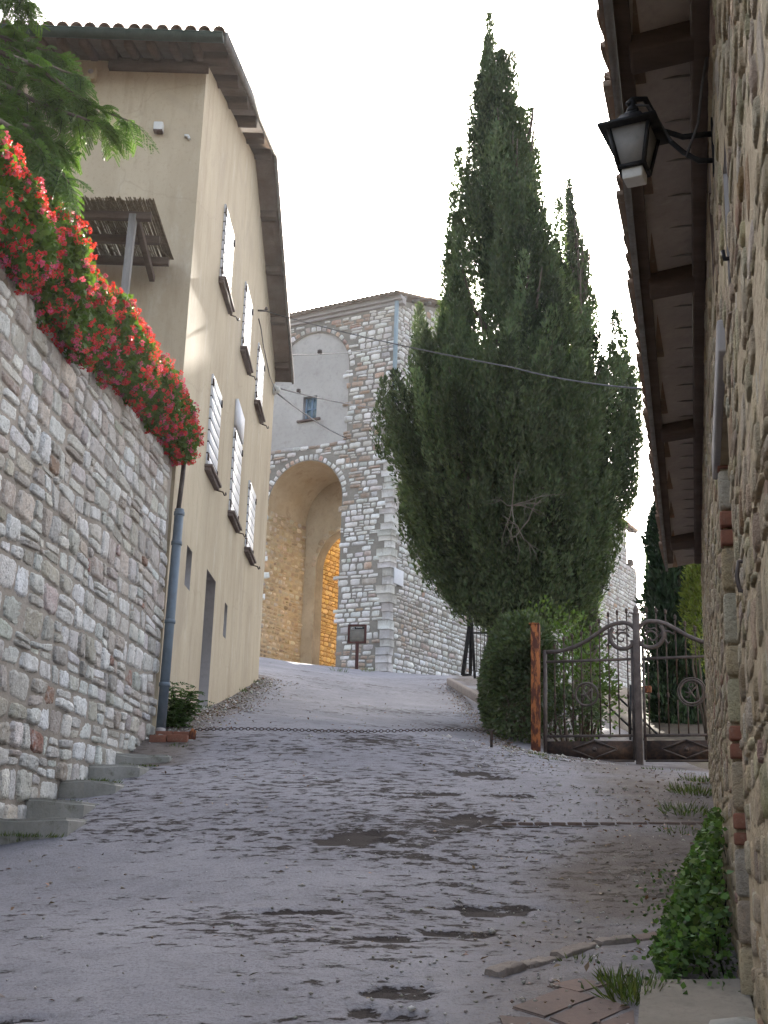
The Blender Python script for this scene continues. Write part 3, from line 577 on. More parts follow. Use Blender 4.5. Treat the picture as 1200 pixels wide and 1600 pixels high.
# drainpipes
mb = MB(); pa, pb = gp(14.60, atY(263, 792, 14.5)[2], 0.11), gp(14.52, atY(240, 1140, 14.4)[2], 0.10)
mb.tube([pa, pa * .5 + pb * .5, pb], 0.058, 14); dp = mb.build('drainpipe', M['zinc'], house, True)
for q in (0.02, 0.16, 0.52, 0.80):
    mb = MB(); c_ = pa + (pb - pa) * q; mb.lathe(c_ - [0, 0, 0.03], [(0.058, 0), (0.068, 0.005), (0.068, 0.05), (0.058, 0.055)], 14); mb.build('pipe_collar', M['zinc'], dp, True)
mb = MB(); mb.tube([pa + [-0.02, 0.03, 0], pa + [0.0, 0.03, 0.4], pa + [0.01, 0.04, 0.8]], 0.03, 10); mb.build('upper_pipe', M['iron_grey'], dp, True)
mb = MB(); mb.tube([pb + [0, 0, 0.02], pb + [0.0, -0.02, -0.06], pb + [0.05, -0.06, -0.12], pb + [0.12, -0.08, -0.15]], 0.06, 12); mb.build('pipe_shoe', M['cement'], dp, True)
mb = MB(); p0 = gp(21.68, 9.88, 0.02); mb.tube([p0 + [0, 0.05, -0.15], p0 + [0.03, 0.3, -0.25], gp(22.6, 9.55, 0.03), gp(24.0, 9.45, 0.03), gp(25.0, 9.5, 0.06)], 0.012, 6); mb.build('wall_cable', M['iron_grey'], house)
base_at(house, (-5.5, 20.0, 1.5))

# ------------------------------------------------------------------ reed pergola by the facade
perg = thing('pergola', 'small wooden pergola with a dark reed roof against the ochre facade', 'pergola')
pz = atY(268, 412, 14.6)[2]; nearp = atZ(245, 316, pz + 0.05); nd = nearp[1]; PXR = atY(266, 412, 14.6)[0]
mb = MB(); rg = np.random.default_rng(2)
for k in range(400):
    x = PXR + 0.04 - k * 0.0095; j = rg.uniform(-0.05, 0.05)
    mb.bar((x + rg.uniform(-.01, .01), nd + j, pz + 0.075 + rg.uniform(0, .015)), (x + rg.uniform(-.02, .02), 14.64, pz + 0.075 + rg.uniform(0, .015)), 0.012, 0.009, tint=(1, 1, 1))
for k in range(26):
    x = PXR - k * 0.16; mb.bar((x, nd + 0.05, pz + 0.06), (x - 0.5, 14.6, pz + 0.06), 0.012, 0.012); mb.bar((x - 0.5, nd + 0.05, pz + 0.062), (x, 14.6, pz + 0.062), 0.012, 0.012)
mb.build('reed_mat', M['reed'], perg)
for q in (0.18, 0.58, 0.97):
    y = nd + (14.6 - nd) * q; mb = MB(); mb.bar((PXR + 0.02 - (0.03 if q > .9 else .05), y, pz), (PXR - 3.6, y, pz), 0.08, 0.10); mb.build('beam', M['wood_dark'], perg, bevel=0.006)
yb = nd + (14.6 - nd) * 0.18
px_ = atY(210, 345, yb)[0]
mb = MB(); mb.bar((px_ - 0.02, yb, pz + 0.02), (px_ - 0.06, yb, LWTOP - 0.1), 0.09, 0.09, up=(0, 1, 0)); mb.build('post', M['wood_grey'], perg, bevel=0.006)
mb = MB(); b2 = atY(238, 436, 14.6); mb.bar((px_ + 0.02, yb + 0.05, pz - 0.02), b2, 0.07, 0.09); mb.build('brace', M['wood_dark'], perg, bevel=0.006)
base_at(perg, (px_, yb, LWTOP - 0.1))

# ------------------------------------------------------------------ gate tower and the long wall behind it
TH = R(29.24); TC = np.array([0.3, 46.0, 0.0]); ET = np.array([-math.cos(TH), math.sin(TH), 0]); ES = np.array([math.sin(TH), math.cos(TH), 0]); UZ = np.array([0, 0, 1.0])
def tp(t, s, z): return TC + ET * t + ES * s + UZ * z
tower = thing('gate_tower', 'medieval stone gate tower with a tall round arch at the top of the street', 'tower')
def arch_sheet(mb, t0, t1, zb, zt, c, r, zs, s, back=False):
    an = np.linspace(0, np.pi, 25); P = [(c - r * math.cos(a), zs + r * math.sin(a)) for a in an]
    def q(l): mb.add([tp(t, s, z) for t, z in l], [tuple(range(len(l)))[::-1] if back else tuple(range(len(l)))])
    q([(t0, zb), (t0, zt), (c - r, zt), (c - r, zb)]); q([(c + r, zb), (c + r, zt), (t1, zt), (t1, zb)])
    for (ta, za), (tb, zb2) in zip(P[:-1], P[1:]): q([(ta, za), (ta, zt), (tb, zt), (tb, zb2)])
def intrados(mb, zb, c, r, zs, s0, s1, n=25):
    an = np.linspace(0, np.pi, n); P = [(c - r, zb)] + [(c - r * math.cos(a), zs + r * math.sin(a)) for a in an] + [(c + r, zb)]
    mb.grid(np.array([[tp(t, s, z) for s in np.linspace(s0, s1, 6)] for t, z in P]))
AC, AR, AZ = 4.1, 1.8, 13.4             # outer arch: centre, radius, springing
BC, BR, BZ = 3.68, 1.62, 11.4           # inner arch
TTOP = 21.62; ZB = 4.5
mb = MB(); arch_sheet(mb, 0, 9.0, ZB, 15.72, AC, AR, AZ, 0.0); mb.add([tp(0, 0, 15.72), tp(0, 0, TTOP), tp(2.2, 0, TTOP), tp(2.2, 0, 15.72)], [(0, 1, 2, 3)])
# wall round the blind arch
PC, PR, PZ = 4.05, 1.85, 19.05
an = np.linspace(0, np.pi, 21); P = [(PC - PR * math.cos(a), PZ + PR * 1.02 * math.sin(a)) for a in an]
for (ta, za), (tb, zb2) in zip(P[:-1], P[1:]): mb.add([tp(ta, 0, za), tp(ta, 0, TTOP), tp(tb, 0, TTOP), tp(tb, 0, zb2)], [(0, 1, 2, 3)])
mb.add([tp(5.9, 0, 18.6), tp(5.9, 0, TTOP), tp(9, 0, TTOP), tp(9, 0, 18.6)], [(0, 1, 2, 3)])
for s_ in np.linspace(0, 10, 2): pass
RK = lambda s: 21.62 + 0.315 * (s if s < 5 else 10 - s)
ssg = np.linspace(0, 10, 21)
for a, b_ in zip(ssg[:-1], ssg[1:]): mb.add([tp(0, a, ZB), tp(0, b_, ZB), tp(0, b_, RK(b_)), tp(0, a, RK(a))], [(0, 1, 2, 3)])
mb.add([tp(9, 0, ZB), tp(9, 10, ZB), tp(9, 10, TTOP), tp(9, 5, RK(5)), tp(9, 0, TTOP)], [(4, 3, 2, 1, 0)])
mb.build('wall_core', M['mortar_dark'], tower)
mb = MB(); arch_sheet(mb, 0, 9.0, ZB, TTOP, BC, BR, BZ, 3.0); arch_sheet(mb, 0, 9.0, ZB, TTOP, BC, BR, BZ, 3.6, True)
mb.build('inner_wall', M['plaster_glow_tint'], tower)
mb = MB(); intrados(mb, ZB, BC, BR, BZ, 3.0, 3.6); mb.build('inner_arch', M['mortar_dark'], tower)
mb = MB(); intrados(mb, ZB, AC, AR, AZ, 0.0, 3.0); mb.build('vault', M['plaster_glow_tint'], tower)
mb = MB()
mb.add([tp(5.45, 3.6, ZB), tp(5.45, 5.5, ZB), tp(5.45, 5.5, 13.8), tp(5.45, 3.6, 13.8)], [(0, 1, 2, 3)]); mb.add([tp(5.45, 5.5, ZB), tp(7, 5.5, ZB), tp(7, 5.5, 13.8), tp(5.45, 5.5, 13.8)], [(0, 1, 2, 3)])
mb.add([tp(2.05, 3.6, ZB), tp(2.05, 14, ZB), tp(2.05, 14, 17), tp(2.05, 3.6, 17)], [(3, 2, 1, 0)])
mb.build('lane_wall', M['mortar_glow_tint'], tower)
LIME = [(0.74, 0.725, 0.705), (0.66, 0.645, 0.625), (0.52, 0.50, 0.48), (0.70, 0.685, 0.67), (0.46, 0.38, 0.33), (0.43, 0.29, 0.22)]
_rq = np.random.default_rng(14); QUO = []; _z = 5.6
while _z < 17.5:
    _h = _rq.uniform(0.20, 0.38); QUO.append((_z, _h, _rq.uniform(.26, .62), _rq.uniform(.26, .55))); _z += _h
QA = np.array(QUO)
def quoin_at(z, j): return np.where((z > 5.6) & (z < _z), QA[np.clip(np.searchsorted(QA[:, 0], z) - 1, 0, len(QA) - 1), j], 0.0)
def front_keep(t, z):
    inarch = (np.abs(t - AC) < AR + 0.3) & (z < AZ) & (np.abs(t - AC) < AR + 0.05) | (np.hypot(t - AC, z - AZ) < AR + 0.36) & (z >= AZ - 0.1)
    panel = (z > 15.78) & (z < PZ) & (t > 2.25) | (np.hypot(t - PC, (z - PZ) / 1.02) < PR + 0.34) & (z >= PZ - 0.1)
    holes = np.zeros_like(t, bool)
    for (a, b_) in PUT: holes |= (np.abs(t - a) < 0.13) & (np.abs(z - b_) < 0.11)
    return ~inarch & ~panel & ~holes & (z < TTOP - 0.28) & (t < 8.2) & (t > 0.06) & (t > quoin_at(z, 2) + 0.10)
PUT = [(1.2, 17.7), (1.54, 11.21), (0.47, 11.11), (0.49, 11.79), (0.55, 14.2)]
def front_tint(cc, col, rg):
    t, z = cc[:, 0], cc[:, 1]
    warm = ((t > 1.2) & (z > 13) & (rg.random(len(t)) < 0.30)) | ((z < 7.6) & (rg.random(len(t)) < 0.5))
    col = col.copy(); col[warm] = np.array([0.37, 0.27, 0.21]) * rg.uniform(0.8, 1.2, (warm.sum(), 1)); return col
stones('stonework', M['stone_far'], tower, 8.3, 16.2, (0.13, 0.30), (0.22, 0.66), (TC, ET, -ES), LIME, [30, 26, 14, 20, 7, 3], 21, k=6, depth=0.045, gap=0.010, keep=front_keep, t0=5.6,
       rough=0.06, rnd=0.12, sharp=6, wav=0.04, split=0.24, jit=0.10, thickvar=0.6, tintfn=front_tint)
GLOW_TINTS = [(0.50, 0.42, 0.30), (0.43, 0.345, 0.235), (0.55, 0.48, 0.37), (0.34, 0.26, 0.17), (0.50, 0.45, 0.38)]  # stone tones with the warm bounce light painted in
def ring(name, mat, c, r, zs, th, n, seed, ystr=1.0, a0=0.0, a1=np.pi, s=0.0):
    rg = np.random.default_rng(seed); e = np.sort(np.linspace(a0, a1, n + 1) + rg.uniform(-0.012, 0.012, n + 1)); Q = []
    for a, b_ in zip(e[:-1], e[1:]):
        q = lambda an, rr: (c - rr * math.cos(an), zs + rr * ystr * math.sin(an)); t_ = th * rg.uniform(0.6, 1.1)
        Q.append((q(b_, r), q(a, r), q(a, r + t_), q(b_, r + t_)))
    Q = np.array(Q); V, Fa, idx = lay(Q, 5, 0.04, 0.012, rg, rough=0.07, rnd=0.1, sharp=6)
    col = palette(len(Q), LIME if mat is M['stone_far'] else GLOW_TINTS[:4] + [(.34, .28, .21), (.36, .27, .17)], [30, 20, 10, 30, 8, 6], rg)
    Pw = TC + ES * s + V[:, :1] * ET + V[:, 1:2] * UZ - V[:, 2:] * ES
    if np.cross(ET, UZ).dot(-ES) < 0: Fa = Fa[:, ::-1]
    b2 = MB(); b2.add(Pw, Fa, col[idx]); return b2.build(name, mat, tower, True)
ring('arch_ring', M['stone_far'], AC, AR, AZ, 0.32, 25, 31); ring('blind_arch_ring', M['stone_far'], PC, PR, PZ, 0.30, 23, 32, 1.02)
ring('inner_arch_ring', M['stone_glow_tint'], BC, BR, BZ, 0.32, 17, 33, s=3.0)
# quoins up the street corner
rg = np.random.default_rng(15); mb = MB()
for z, hq, lt, ls in QUO:
    v = [tp(-0.04, -0.04, 0), tp(lt, -0.04, 0), tp(lt, 0.05, 0), tp(0.05, 0.05, 0), tp(0.05, ls, 0), tp(-0.04, ls, 0)]
    lo = [p + UZ * (z + 0.012) for p in v]; hi = [p + UZ * (z + hq - 0.012) for p in v]
    mb.add(lo + hi, [(0, 1, 7, 6), (1, 2, 8, 7), (2, 3, 9, 8), (3, 4, 10, 9), (4, 5, 11, 10), (5, 0, 6, 11), (11, 10, 9, 8, 7, 6), (0, 5, 4, 3, 2, 1)], palette(1, LIME[:4], [3, 4, 2, 2], rg)[0])
mb.build('quoins', M['stone_far'], tower, bevel=0.02)
# passage walls, golden bounce light put into the stone colour
stones('passage_stonework', M['stone_glow_tint'], tower, 3.0, 8.6, (0.14, 0.26), (0.16, 0.42), (tp(AC + AR - 0.005, 0, 0), ES, -ET), GLOW_TINTS, [30, 26, 18, 12, 14], 22, k=5, depth=0.05, gap=0.035, t0=5.0, keep=lambda s, z: (z < 13.3) & (s > 0.05) & (s < 2.96), rough=0.05, rnd=0.16, sharp=6, wav=0.03)
stones('lane_stonework', M['stone_glow_tint'], tower, 1.9, 9.0, (0.14, 0.26), (0.16, 0.42), (tp(5.44, 3.6, 0), ES, -ET), [(0.66, 0.48, 0.21), (0.60, 0.42, 0.17), (0.70, 0.53, 0.27)], [3, 3, 2], 23, k=5, depth=0.05, gap=0.03, t0=5.0, keep=lambda s, z: (z < 13.7) & (s > 0.03) & (s < 1.85), rough=0.05, rnd=0.16, sharp=6, wav=0.03)  # strongest painted glow, on the lane wall beyond the inner arch
stones('sunlit_stonework', M['stone_glow_tint'], tower, 10.3, 10.0, (0.16, 0.3), (0.2, 0.5), (tp(2.06, 3.6, 0), ES, ET), [(0.68, 0.50, 0.24), (0.64, 0.46, 0.20)], [3, 3], 24, k=4, depth=0.05, gap=0.03, t0=5.5, keep=lambda s, z: z < 16.5, rough=0.05, rnd=0.16, sharp=6)
# grey plaster field with window
mb = MB(); PD = 0.10; w0, w1, wz0, wz1 = 3.78, 4.46, 17.05, 18.08
Pn = [(2.2, 15.74), (2.2, PZ)] + P[1:] + [(6.4, PZ), (6.4, 15.74)]
tcut = sorted({2.2, 6.4, w0, w1, *np.linspace(2.2, 5.9, 15)}); zcut = sorted({15.74, PZ, wz0, wz1})
for a, b_ in zip(tcut[:-1], tcut[1:]):
    for c_, d in zip(zcut[:-1], zcut[1:]):
        if w0 <= a < w1 and wz0 <= c_ < wz1: continue
        mb.add([tp(a, PD, c_), tp(a, PD, d), tp(b_, PD, d), tp(b_, PD, c_)], [(0, 1, 2, 3)])
top = [tp(t, PD, z) for t, z in P]; mb.add(top, [tuple(range(len(top)))])
mb.grid(np.array([[tp(t, s, z) for s in (0.0, PD)] for t, z in [(2.2, 15.74)] + P])); mb.add([tp(2.2, 0, 15.72), tp(9, 0, 15.72), tp(9, PD, 15.72), tp(2.2, PD, 15.72)], [(0, 1, 2, 3)])
mb.build('plaster_field', M['plaster_grey'], tower)
mb = MB(); F = [(w0, wz0), (w1, wz0), (w1, wz1), (w0, wz1)]; fr = [tp(t, PD, z) for t, z in F] + [tp(t, PD + 0.25, z) for t, z in F]
mb.add(fr, [(0, 1, 5, 4), (1, 2, 6, 5), (2, 3, 7, 6), (3, 0, 4, 7)]); wn_ = mb.build('window', M['cement'], tower)
TROT = np.stack([ET, ES, UZ], 1)
mb = MB(); mb.box(tp((w0 + w1) / 2, PD + 0.24, (wz0 + wz1) / 2), (w1 - w0, 0.02, wz1 - wz0), TROT); mb.build('pane', M['glass'], wn_)
mb = MB()
for t in (w0 + 0.04, (w0 + w1) / 2, w1 - 0.04): mb.box(tp(t, PD + 0.2, (wz0 + wz1) / 2), (0.07, 0.05, wz1 - wz0), TROT)
for z in (wz0 + 0.04, wz0 + 0.5, wz1 - 0.04): mb.box(tp((w0 + w1) / 2, PD + 0.205, z), (w1 - w0, 0.045, 0.06), TROT)
mb.build('frame', M['blue_frame'], wn_)
mb = MB(); mb.box(tp((w0 + w1) / 2, PD - 0.04, wz0 - 0.05), (w1 - w0 + 0.44, 0.16, 0.09), TROT); mb.build('sill', M['sill'], wn_, bevel=0.01)
# cornice, roof, pipe, plaque
mb = MB()
for (z0, z1, o) in ((21.40, 21.55, 0.10), (21.55, 21.72, 0.24)): mb.box(tp(4.3, -o / 2 + 0.1, (z0 + z1) / 2), (9.2, o + 0.2, z1 - z0 - 0.004), TROT)
mb.build('cornice', M['cement'], tower, bevel=0.015)
mb = MB(); rz_ = lambda s: 21.80 + 0.315 * (s if s < 5 else 10 - s)
for (a, b_) in ((-0.38, 5.0), (5.0, 10.3)):
    v = [tp(-0.22, a, rz_(a)), tp(9.2, a, rz_(a)), tp(9.2, b_, rz_(b_)), tp(-0.22, b_, rz_(b_))]; mb.add(v + [p + UZ * 0.07 for p in v], [(0, 1, 2, 3), (7, 6, 5, 4), (0, 4, 5, 1), (3, 7, 4, 0), (1, 5, 6, 2)])
rf = mb.build('roof', M['board'], tower)
mb = MB()
for k in range(42):
    t = -0.15 + k * 0.225
    coppo(mb, tp(t, -0.45, rz_(-0.45) + 0.09), tp(t, 2.6, rz_(2.6) + 0.09), 0.10, UZ); coppo(mb, tp(t, 2.6, rz_(2.6) + 0.11), tp(t, 5.0, rz_(5.0) + 0.09), 0.10, UZ)
mb.build('tiles', M['tile'], rf, True)
for k in range(6):
    mb = MB(); mb.box(tp(-0.1, 0.3 + k * 1.1, rz_(0.3 + k * 1.1) - 0.09), (0.3, 0.12, 0.12), TROT); mb.build('rafter_end', M['wood_grey'], rf)
mb = MB(); mb.tube([tp(-0.03, -0.12, 21.5), tp(-0.03, -0.13, 19), tp(-0.02, -0.13, 16.4), tp(0.0, -0.1, 16.1)], 0.09, 12); mb.build('drainpipe', M['zinc_pale'], tower, True)
mb = MB(); mb.box(tp(-0.06, 0.60, 10.07), (0.05, 0.75, 0.62), TROT); mb.build('plaque', M['marble'], tower, bevel=0.01)
for (a, b_) in PUT:
    mb = MB(); mb.box(tp(a, 0.012, b_), (0.22, 0.02, 0.2), TROT); mb.build('putlog_hole', M['gap'], tower)  # flat near-black plate stands for the shaded hole
base_at(tower, tuple(tp(4, 3, 6.2)))

cwall = thing('long_stone_building', 'long pale stone building running away behind the big cypress', 'building')
mb = MB(); CT = 19.0
mb.add([tp(0.02, 9.98, ZB), tp(0.02, 29.8, ZB), tp(0.02, 29.8, CT), tp(0.02, 9.98, CT)], [(0, 1, 2, 3)]); mb.add([tp(0.02, 29.8, ZB), tp(0.02, 31.7, ZB), tp(0.02, 31.7, 16.9), tp(0.02, 29.8, 16.9)], [(0, 1, 2, 3)])
mb.add([tp(.02, 29.8, 15), tp(5, 29.8, 15), tp(5, 29.8, CT), tp(.02, 29.8, CT)], [(0, 1, 2, 3)]); mb.add([tp(.02, 31.7, ZB), tp(.8, 31.7, ZB), tp(.8, 31.7, 16.9), tp(.02, 31.7, 16.9)], [(0, 1, 2, 3)]); mb.add([tp(.02, 29.8, 16.9), tp(.02, 31.7, 16.9), tp(.8, 31.7, 16.9), tp(.8, 29.8, 16.9)], [(0, 1, 2, 3)])
mb.build('wall_core', M['mortar_dark'], cwall)
SL = [(2.5, 9.5, 0.10, 0.26), (28.6, 18.2, 0.35, 0.5)]
def side_keep(s, z):
    k = (s > quoin_at(z, 3) + 0.10) & (z < np.where(s < 10, 21.55 + 0.315 * np.where(s < 5, s, 10 - s) - 0.15, np.where(s < 29.75, CT - 0.1, 16.85))) & (s < 31.6) & (s > 0.1)
    return k & ~((np.abs(s - 2.5) < 0.14) & (np.abs(z - 9.5) < 0.3)) & ~((np.abs(s - 0.6) < 0.42) & (np.abs(z - 10.07) < 0.38)) & ~((np.abs(s - 28.6) < 0.4) & (np.abs(z - 18.2) < 0.5))
def sk2(a, b_): return lambda s, z: side_keep(s, z) & (s >= a) & (s < b_)
def side_tint(cc, col, rg):
    s, z = cc[:, 0], cc[:, 1]; warm = np.clip(1 - np.hypot((s - 1.5) / 3, (z - 8.3) / 1.6), 0, 1) * rg.random(len(s)) * 1.3
    warm = np.clip(warm, 0, 1)[:, None]; return col * (1 - warm) + np.array([0.40, 0.29, 0.21]) * warm
for par, a, b_, sd in ((tower, 0, 10.0, 41), (cwall, 10.0, 31.7, 42)):
    stones('side_stonework' if par is tower else 'stonework', M['stone_far'], par, b_ - a + 0.5, 18.2, (0.15, 0.29), (0.2, 0.60), (TC + ET * (0.02 if par is cwall else 0), ES, -ET), LIME, [32, 26, 12, 22, 6, 2], sd, k=5, depth=0.050, gap=0.010, keep=sk2(a, b_), s0=a, t0=5.4, rough=0.06, rnd=0.14, sharp=6, wav=0.04, split=0.15, jit=0.08, tintfn=side_tint)
for o in tower.children:
    if o.name.startswith('side_stonework'): o.location = -tower.location
mb = MB(); v = [tp(-0.55, 9.9, CT - 0.05), tp(-0.55, 30.5, CT - 0.05), tp(5.0, 30.5, CT + 1.5), tp(5.0, 9.9, CT + 1.5)]; mb.add(v + [p + UZ * 0.16 for p in v], [(0, 1, 2, 3), (7, 6, 5, 4), (0, 4, 5, 1), (1, 5, 6, 2), (3, 7, 4, 0), (2, 6, 7, 3)]); rf = mb.build('roof', M['tile'], cwall)
for k in range(22, 30):
    mb = MB(); mb.bar(tp(0.1, 10.3 + k * 0.69, CT + 0.05), tp(-0.5, 10.3 + k * 0.69, CT - 0.11), 0.12, 0.12); mb.build('rafter_end', M['wood_dark'], rf)
mb = MB(); mb.box(tp(0.2, 28.6, 18.2), (0.3, 0.62, 0.85), TROT); mb.build('window', M['plaster'], cwall)
mb = MB(); mb.tube([tp(0.0, 30.1, 17.9), tp(-0.1, 31.0, 17.6), tp(-0.2, 31.9, 17.35)], 0.04, 6); mb.box(tp(-0.1, 30.2, 17.0), (0.25, 0.5, 0.35), TROT); mb.build('bracket', M['iron'], cwall)
base_at(cwall, tuple(tp(1, 20, 6.5)))

# information board by the tower
board = thing('information_board', 'brown framed information board on a post in front of the tower corner', 'sign')
bb = atY(556, 1051, 44.3); bz = bb[2]; BROT = Matrix.Rotation(R(-8), 3, 'Z')
def bl(x, y, z): return bb + np.array(BROT @ Vector((x, y, z)))
bR = np.array(BROT)
mb = MB(); mb.box(bl(0.02, 0, 0.5), (0.12, 0.09, 1.3), bR); mb.build('post', M['brown_paint'], board, bevel=0.005)
mb = MB(); zc_ = 1.42; mb.box(bl(0, 0, zc_), (0.70, 0.05, 0.70), bR)
for sx in (-1, 1): mb.box(bl(sx * 0.31, -0.03, zc_), (0.085, 0.05, 0.70), bR)
for sz in (-1, 1): mb.box(bl(0, -0.031, zc_ + sz * 0.315), (0.54, 0.05, 0.075), bR)
mb.build('frame', M['brown_paint'], board, bevel=0.006)
mb = MB(); mb.box(bl(0, -0.028, zc_), (0.54, 0.01, 0.56), bR); pn = mb.build('panel', M['panel_grey'], board)
mb = MB(); mb.box(bl(0.04, -0.035, zc_ + 0.215), (0.44, 0.008, 0.085), bR); mb.build('heading_band', M['black'], pn)
mb = MB(); mb.box(bl(-0.155, -0.041, zc_ + 0.20), (0.10, 0.006, 0.075), bR)
for k in range(14): mb.box(bl(-0.04 + k * 0.017, -0.041, zc_ + 0.235), (0.011, 0.005, 0.018 + 0.008 * (k % 3)), bR)
mb.build('heading_marks', M['white'], pn)
mb = MB(); mb.box(bl(-0.155, -0.045, zc_ + 0.20), (0.06, 0.006, 0.045), bR)
for z in (0.14, 0.0): mb.box(bl(0, -0.034, zc_ + z), (0.50, 0.005, 0.014), bR)
for k in range(7):
    mb.box(bl(-0.01, -0.034, zc_ + 0.115 - k * 0.014), (0.48 - 0.1 * (k == 6), 0.004, 0.004), bR); mb.box(bl(-0.03, -0.034, zc_ - 0.03 - k * 0.018), (0.42 - 0.12 * (k % 4 == 3), 0.004, 0.005), bR)
mb.build('text_lines', M['iron_grey'], pn)
base_at(board, tuple(bb))

def ongr(px, py, dz=0.0):
    r = ray(px, py); lo, hi = 1.5, 60.0
    f = lambda Y: (r * Y / r[1])[2] - gz((r * Y / r[1])[0], Y) - dz
    yy = np.linspace(2.0, 60, 400); v = np.array([f(q) for q in yy]); i = np.argmax((v[:-1] > 0) & (v[1:] <= 0)) if ((v[:-1] > 0) & (v[1:] <= 0)).any() else 0
    a, b_ = yy[i], yy[i + 1]
    for _ in range(30):
        m_ = (a + b_) / 2
        if f(m_) > 0: a = m_
        else: b_ = m_
    return r * a / r[1]

# ------------------------------------------------------------------ leaves
def leaf_quads(mb, P, D, L, W, rg, tint, fold=0.0, roll=None):
    n = len(P); D = unit(D); s = unit(np.cross(D, rg.normal(0, 1, (n, 3))) if roll is None else np.cross(D, roll)); L = np.broadcast_to(L, n)[:, None]; W = np.broadcast_to(W, n)[:, None]
    nn = np.cross(s, D)
    V = np.stack([P, P + D * L * 0.45 + s * W / 2 + nn * W * fold, P + D * L, P + D * L * 0.45 - s * W / 2 + nn * W * fold], 1).reshape(-1, 3)
    mb.add(V, np.arange(n * 4).reshape(n, 4), np.repeat(tint, 4, axis=0))
def tints(n, rg, v=0.22, warm=0.06):
    b_ = np.clip(1 + rg.normal(0, v, (n, 1)), 0.4, 1.9); return b_ * (1 + rg.normal(0, warm, (n, 3)) * np.array([1, .5, 1]))
def plume(mb, base, tip, Rr, n, rg, L=(0.14, 0.28), W=(0.04, 0.07), tint=None, spread=0.6, hollow=0.55, pw=0.6, floor=None):
    base, tip = np.asarray(base, float), np.asarray(tip, float); ax = tip - base; H = np.linalg.norm(ax); ax = ax / H
    x = unit(np.cross(ax, [0.3, 1, 0.1])); y = np.cross(ax, x); t = rg.random(n) ** 0.9; a = rg.uniform(0, 2 * np.pi, n)
    r = Rr * (1.02 - t) ** pw * np.minimum(1, 3.5 * t + 0.3) * (hollow + (1 - hollow) * rg.random(n)) * (1 + 0.25 * np.sin(a * 3 + t * 9 + Rr * 50))
    rd = np.cos(a)[:, None] * x + np.sin(a)[:, None] * y; P = base + ax * (t * H)[:, None] + rd * r[:, None]
    D = ax + rd * (spread * (1 - 0.5 * t))[:, None] + rg.normal(0, 0.35, (n, 3))
    T = tints(n, rg, 0.18) * (1.0 if tint is None else tint)
    l = rg.uniform(*L, n); w = rg.uniform(*W, n)
    if floor is not None:
        kk = P[:, 2] > floor(P[:, 0]) + rg.normal(0, .12, n); P, D, T, l, w, n = P[kk], D[kk], T[kk], l[kk], w[kk], int(kk.sum())
        if n == 0: return
    leaf_quads(mb, P, D, l, w, rg, T, 0.15); leaf_quads(mb, P, D + rg.normal(0, .3, (n, 3)), l * 0.9, w, rg, T, 0.15)

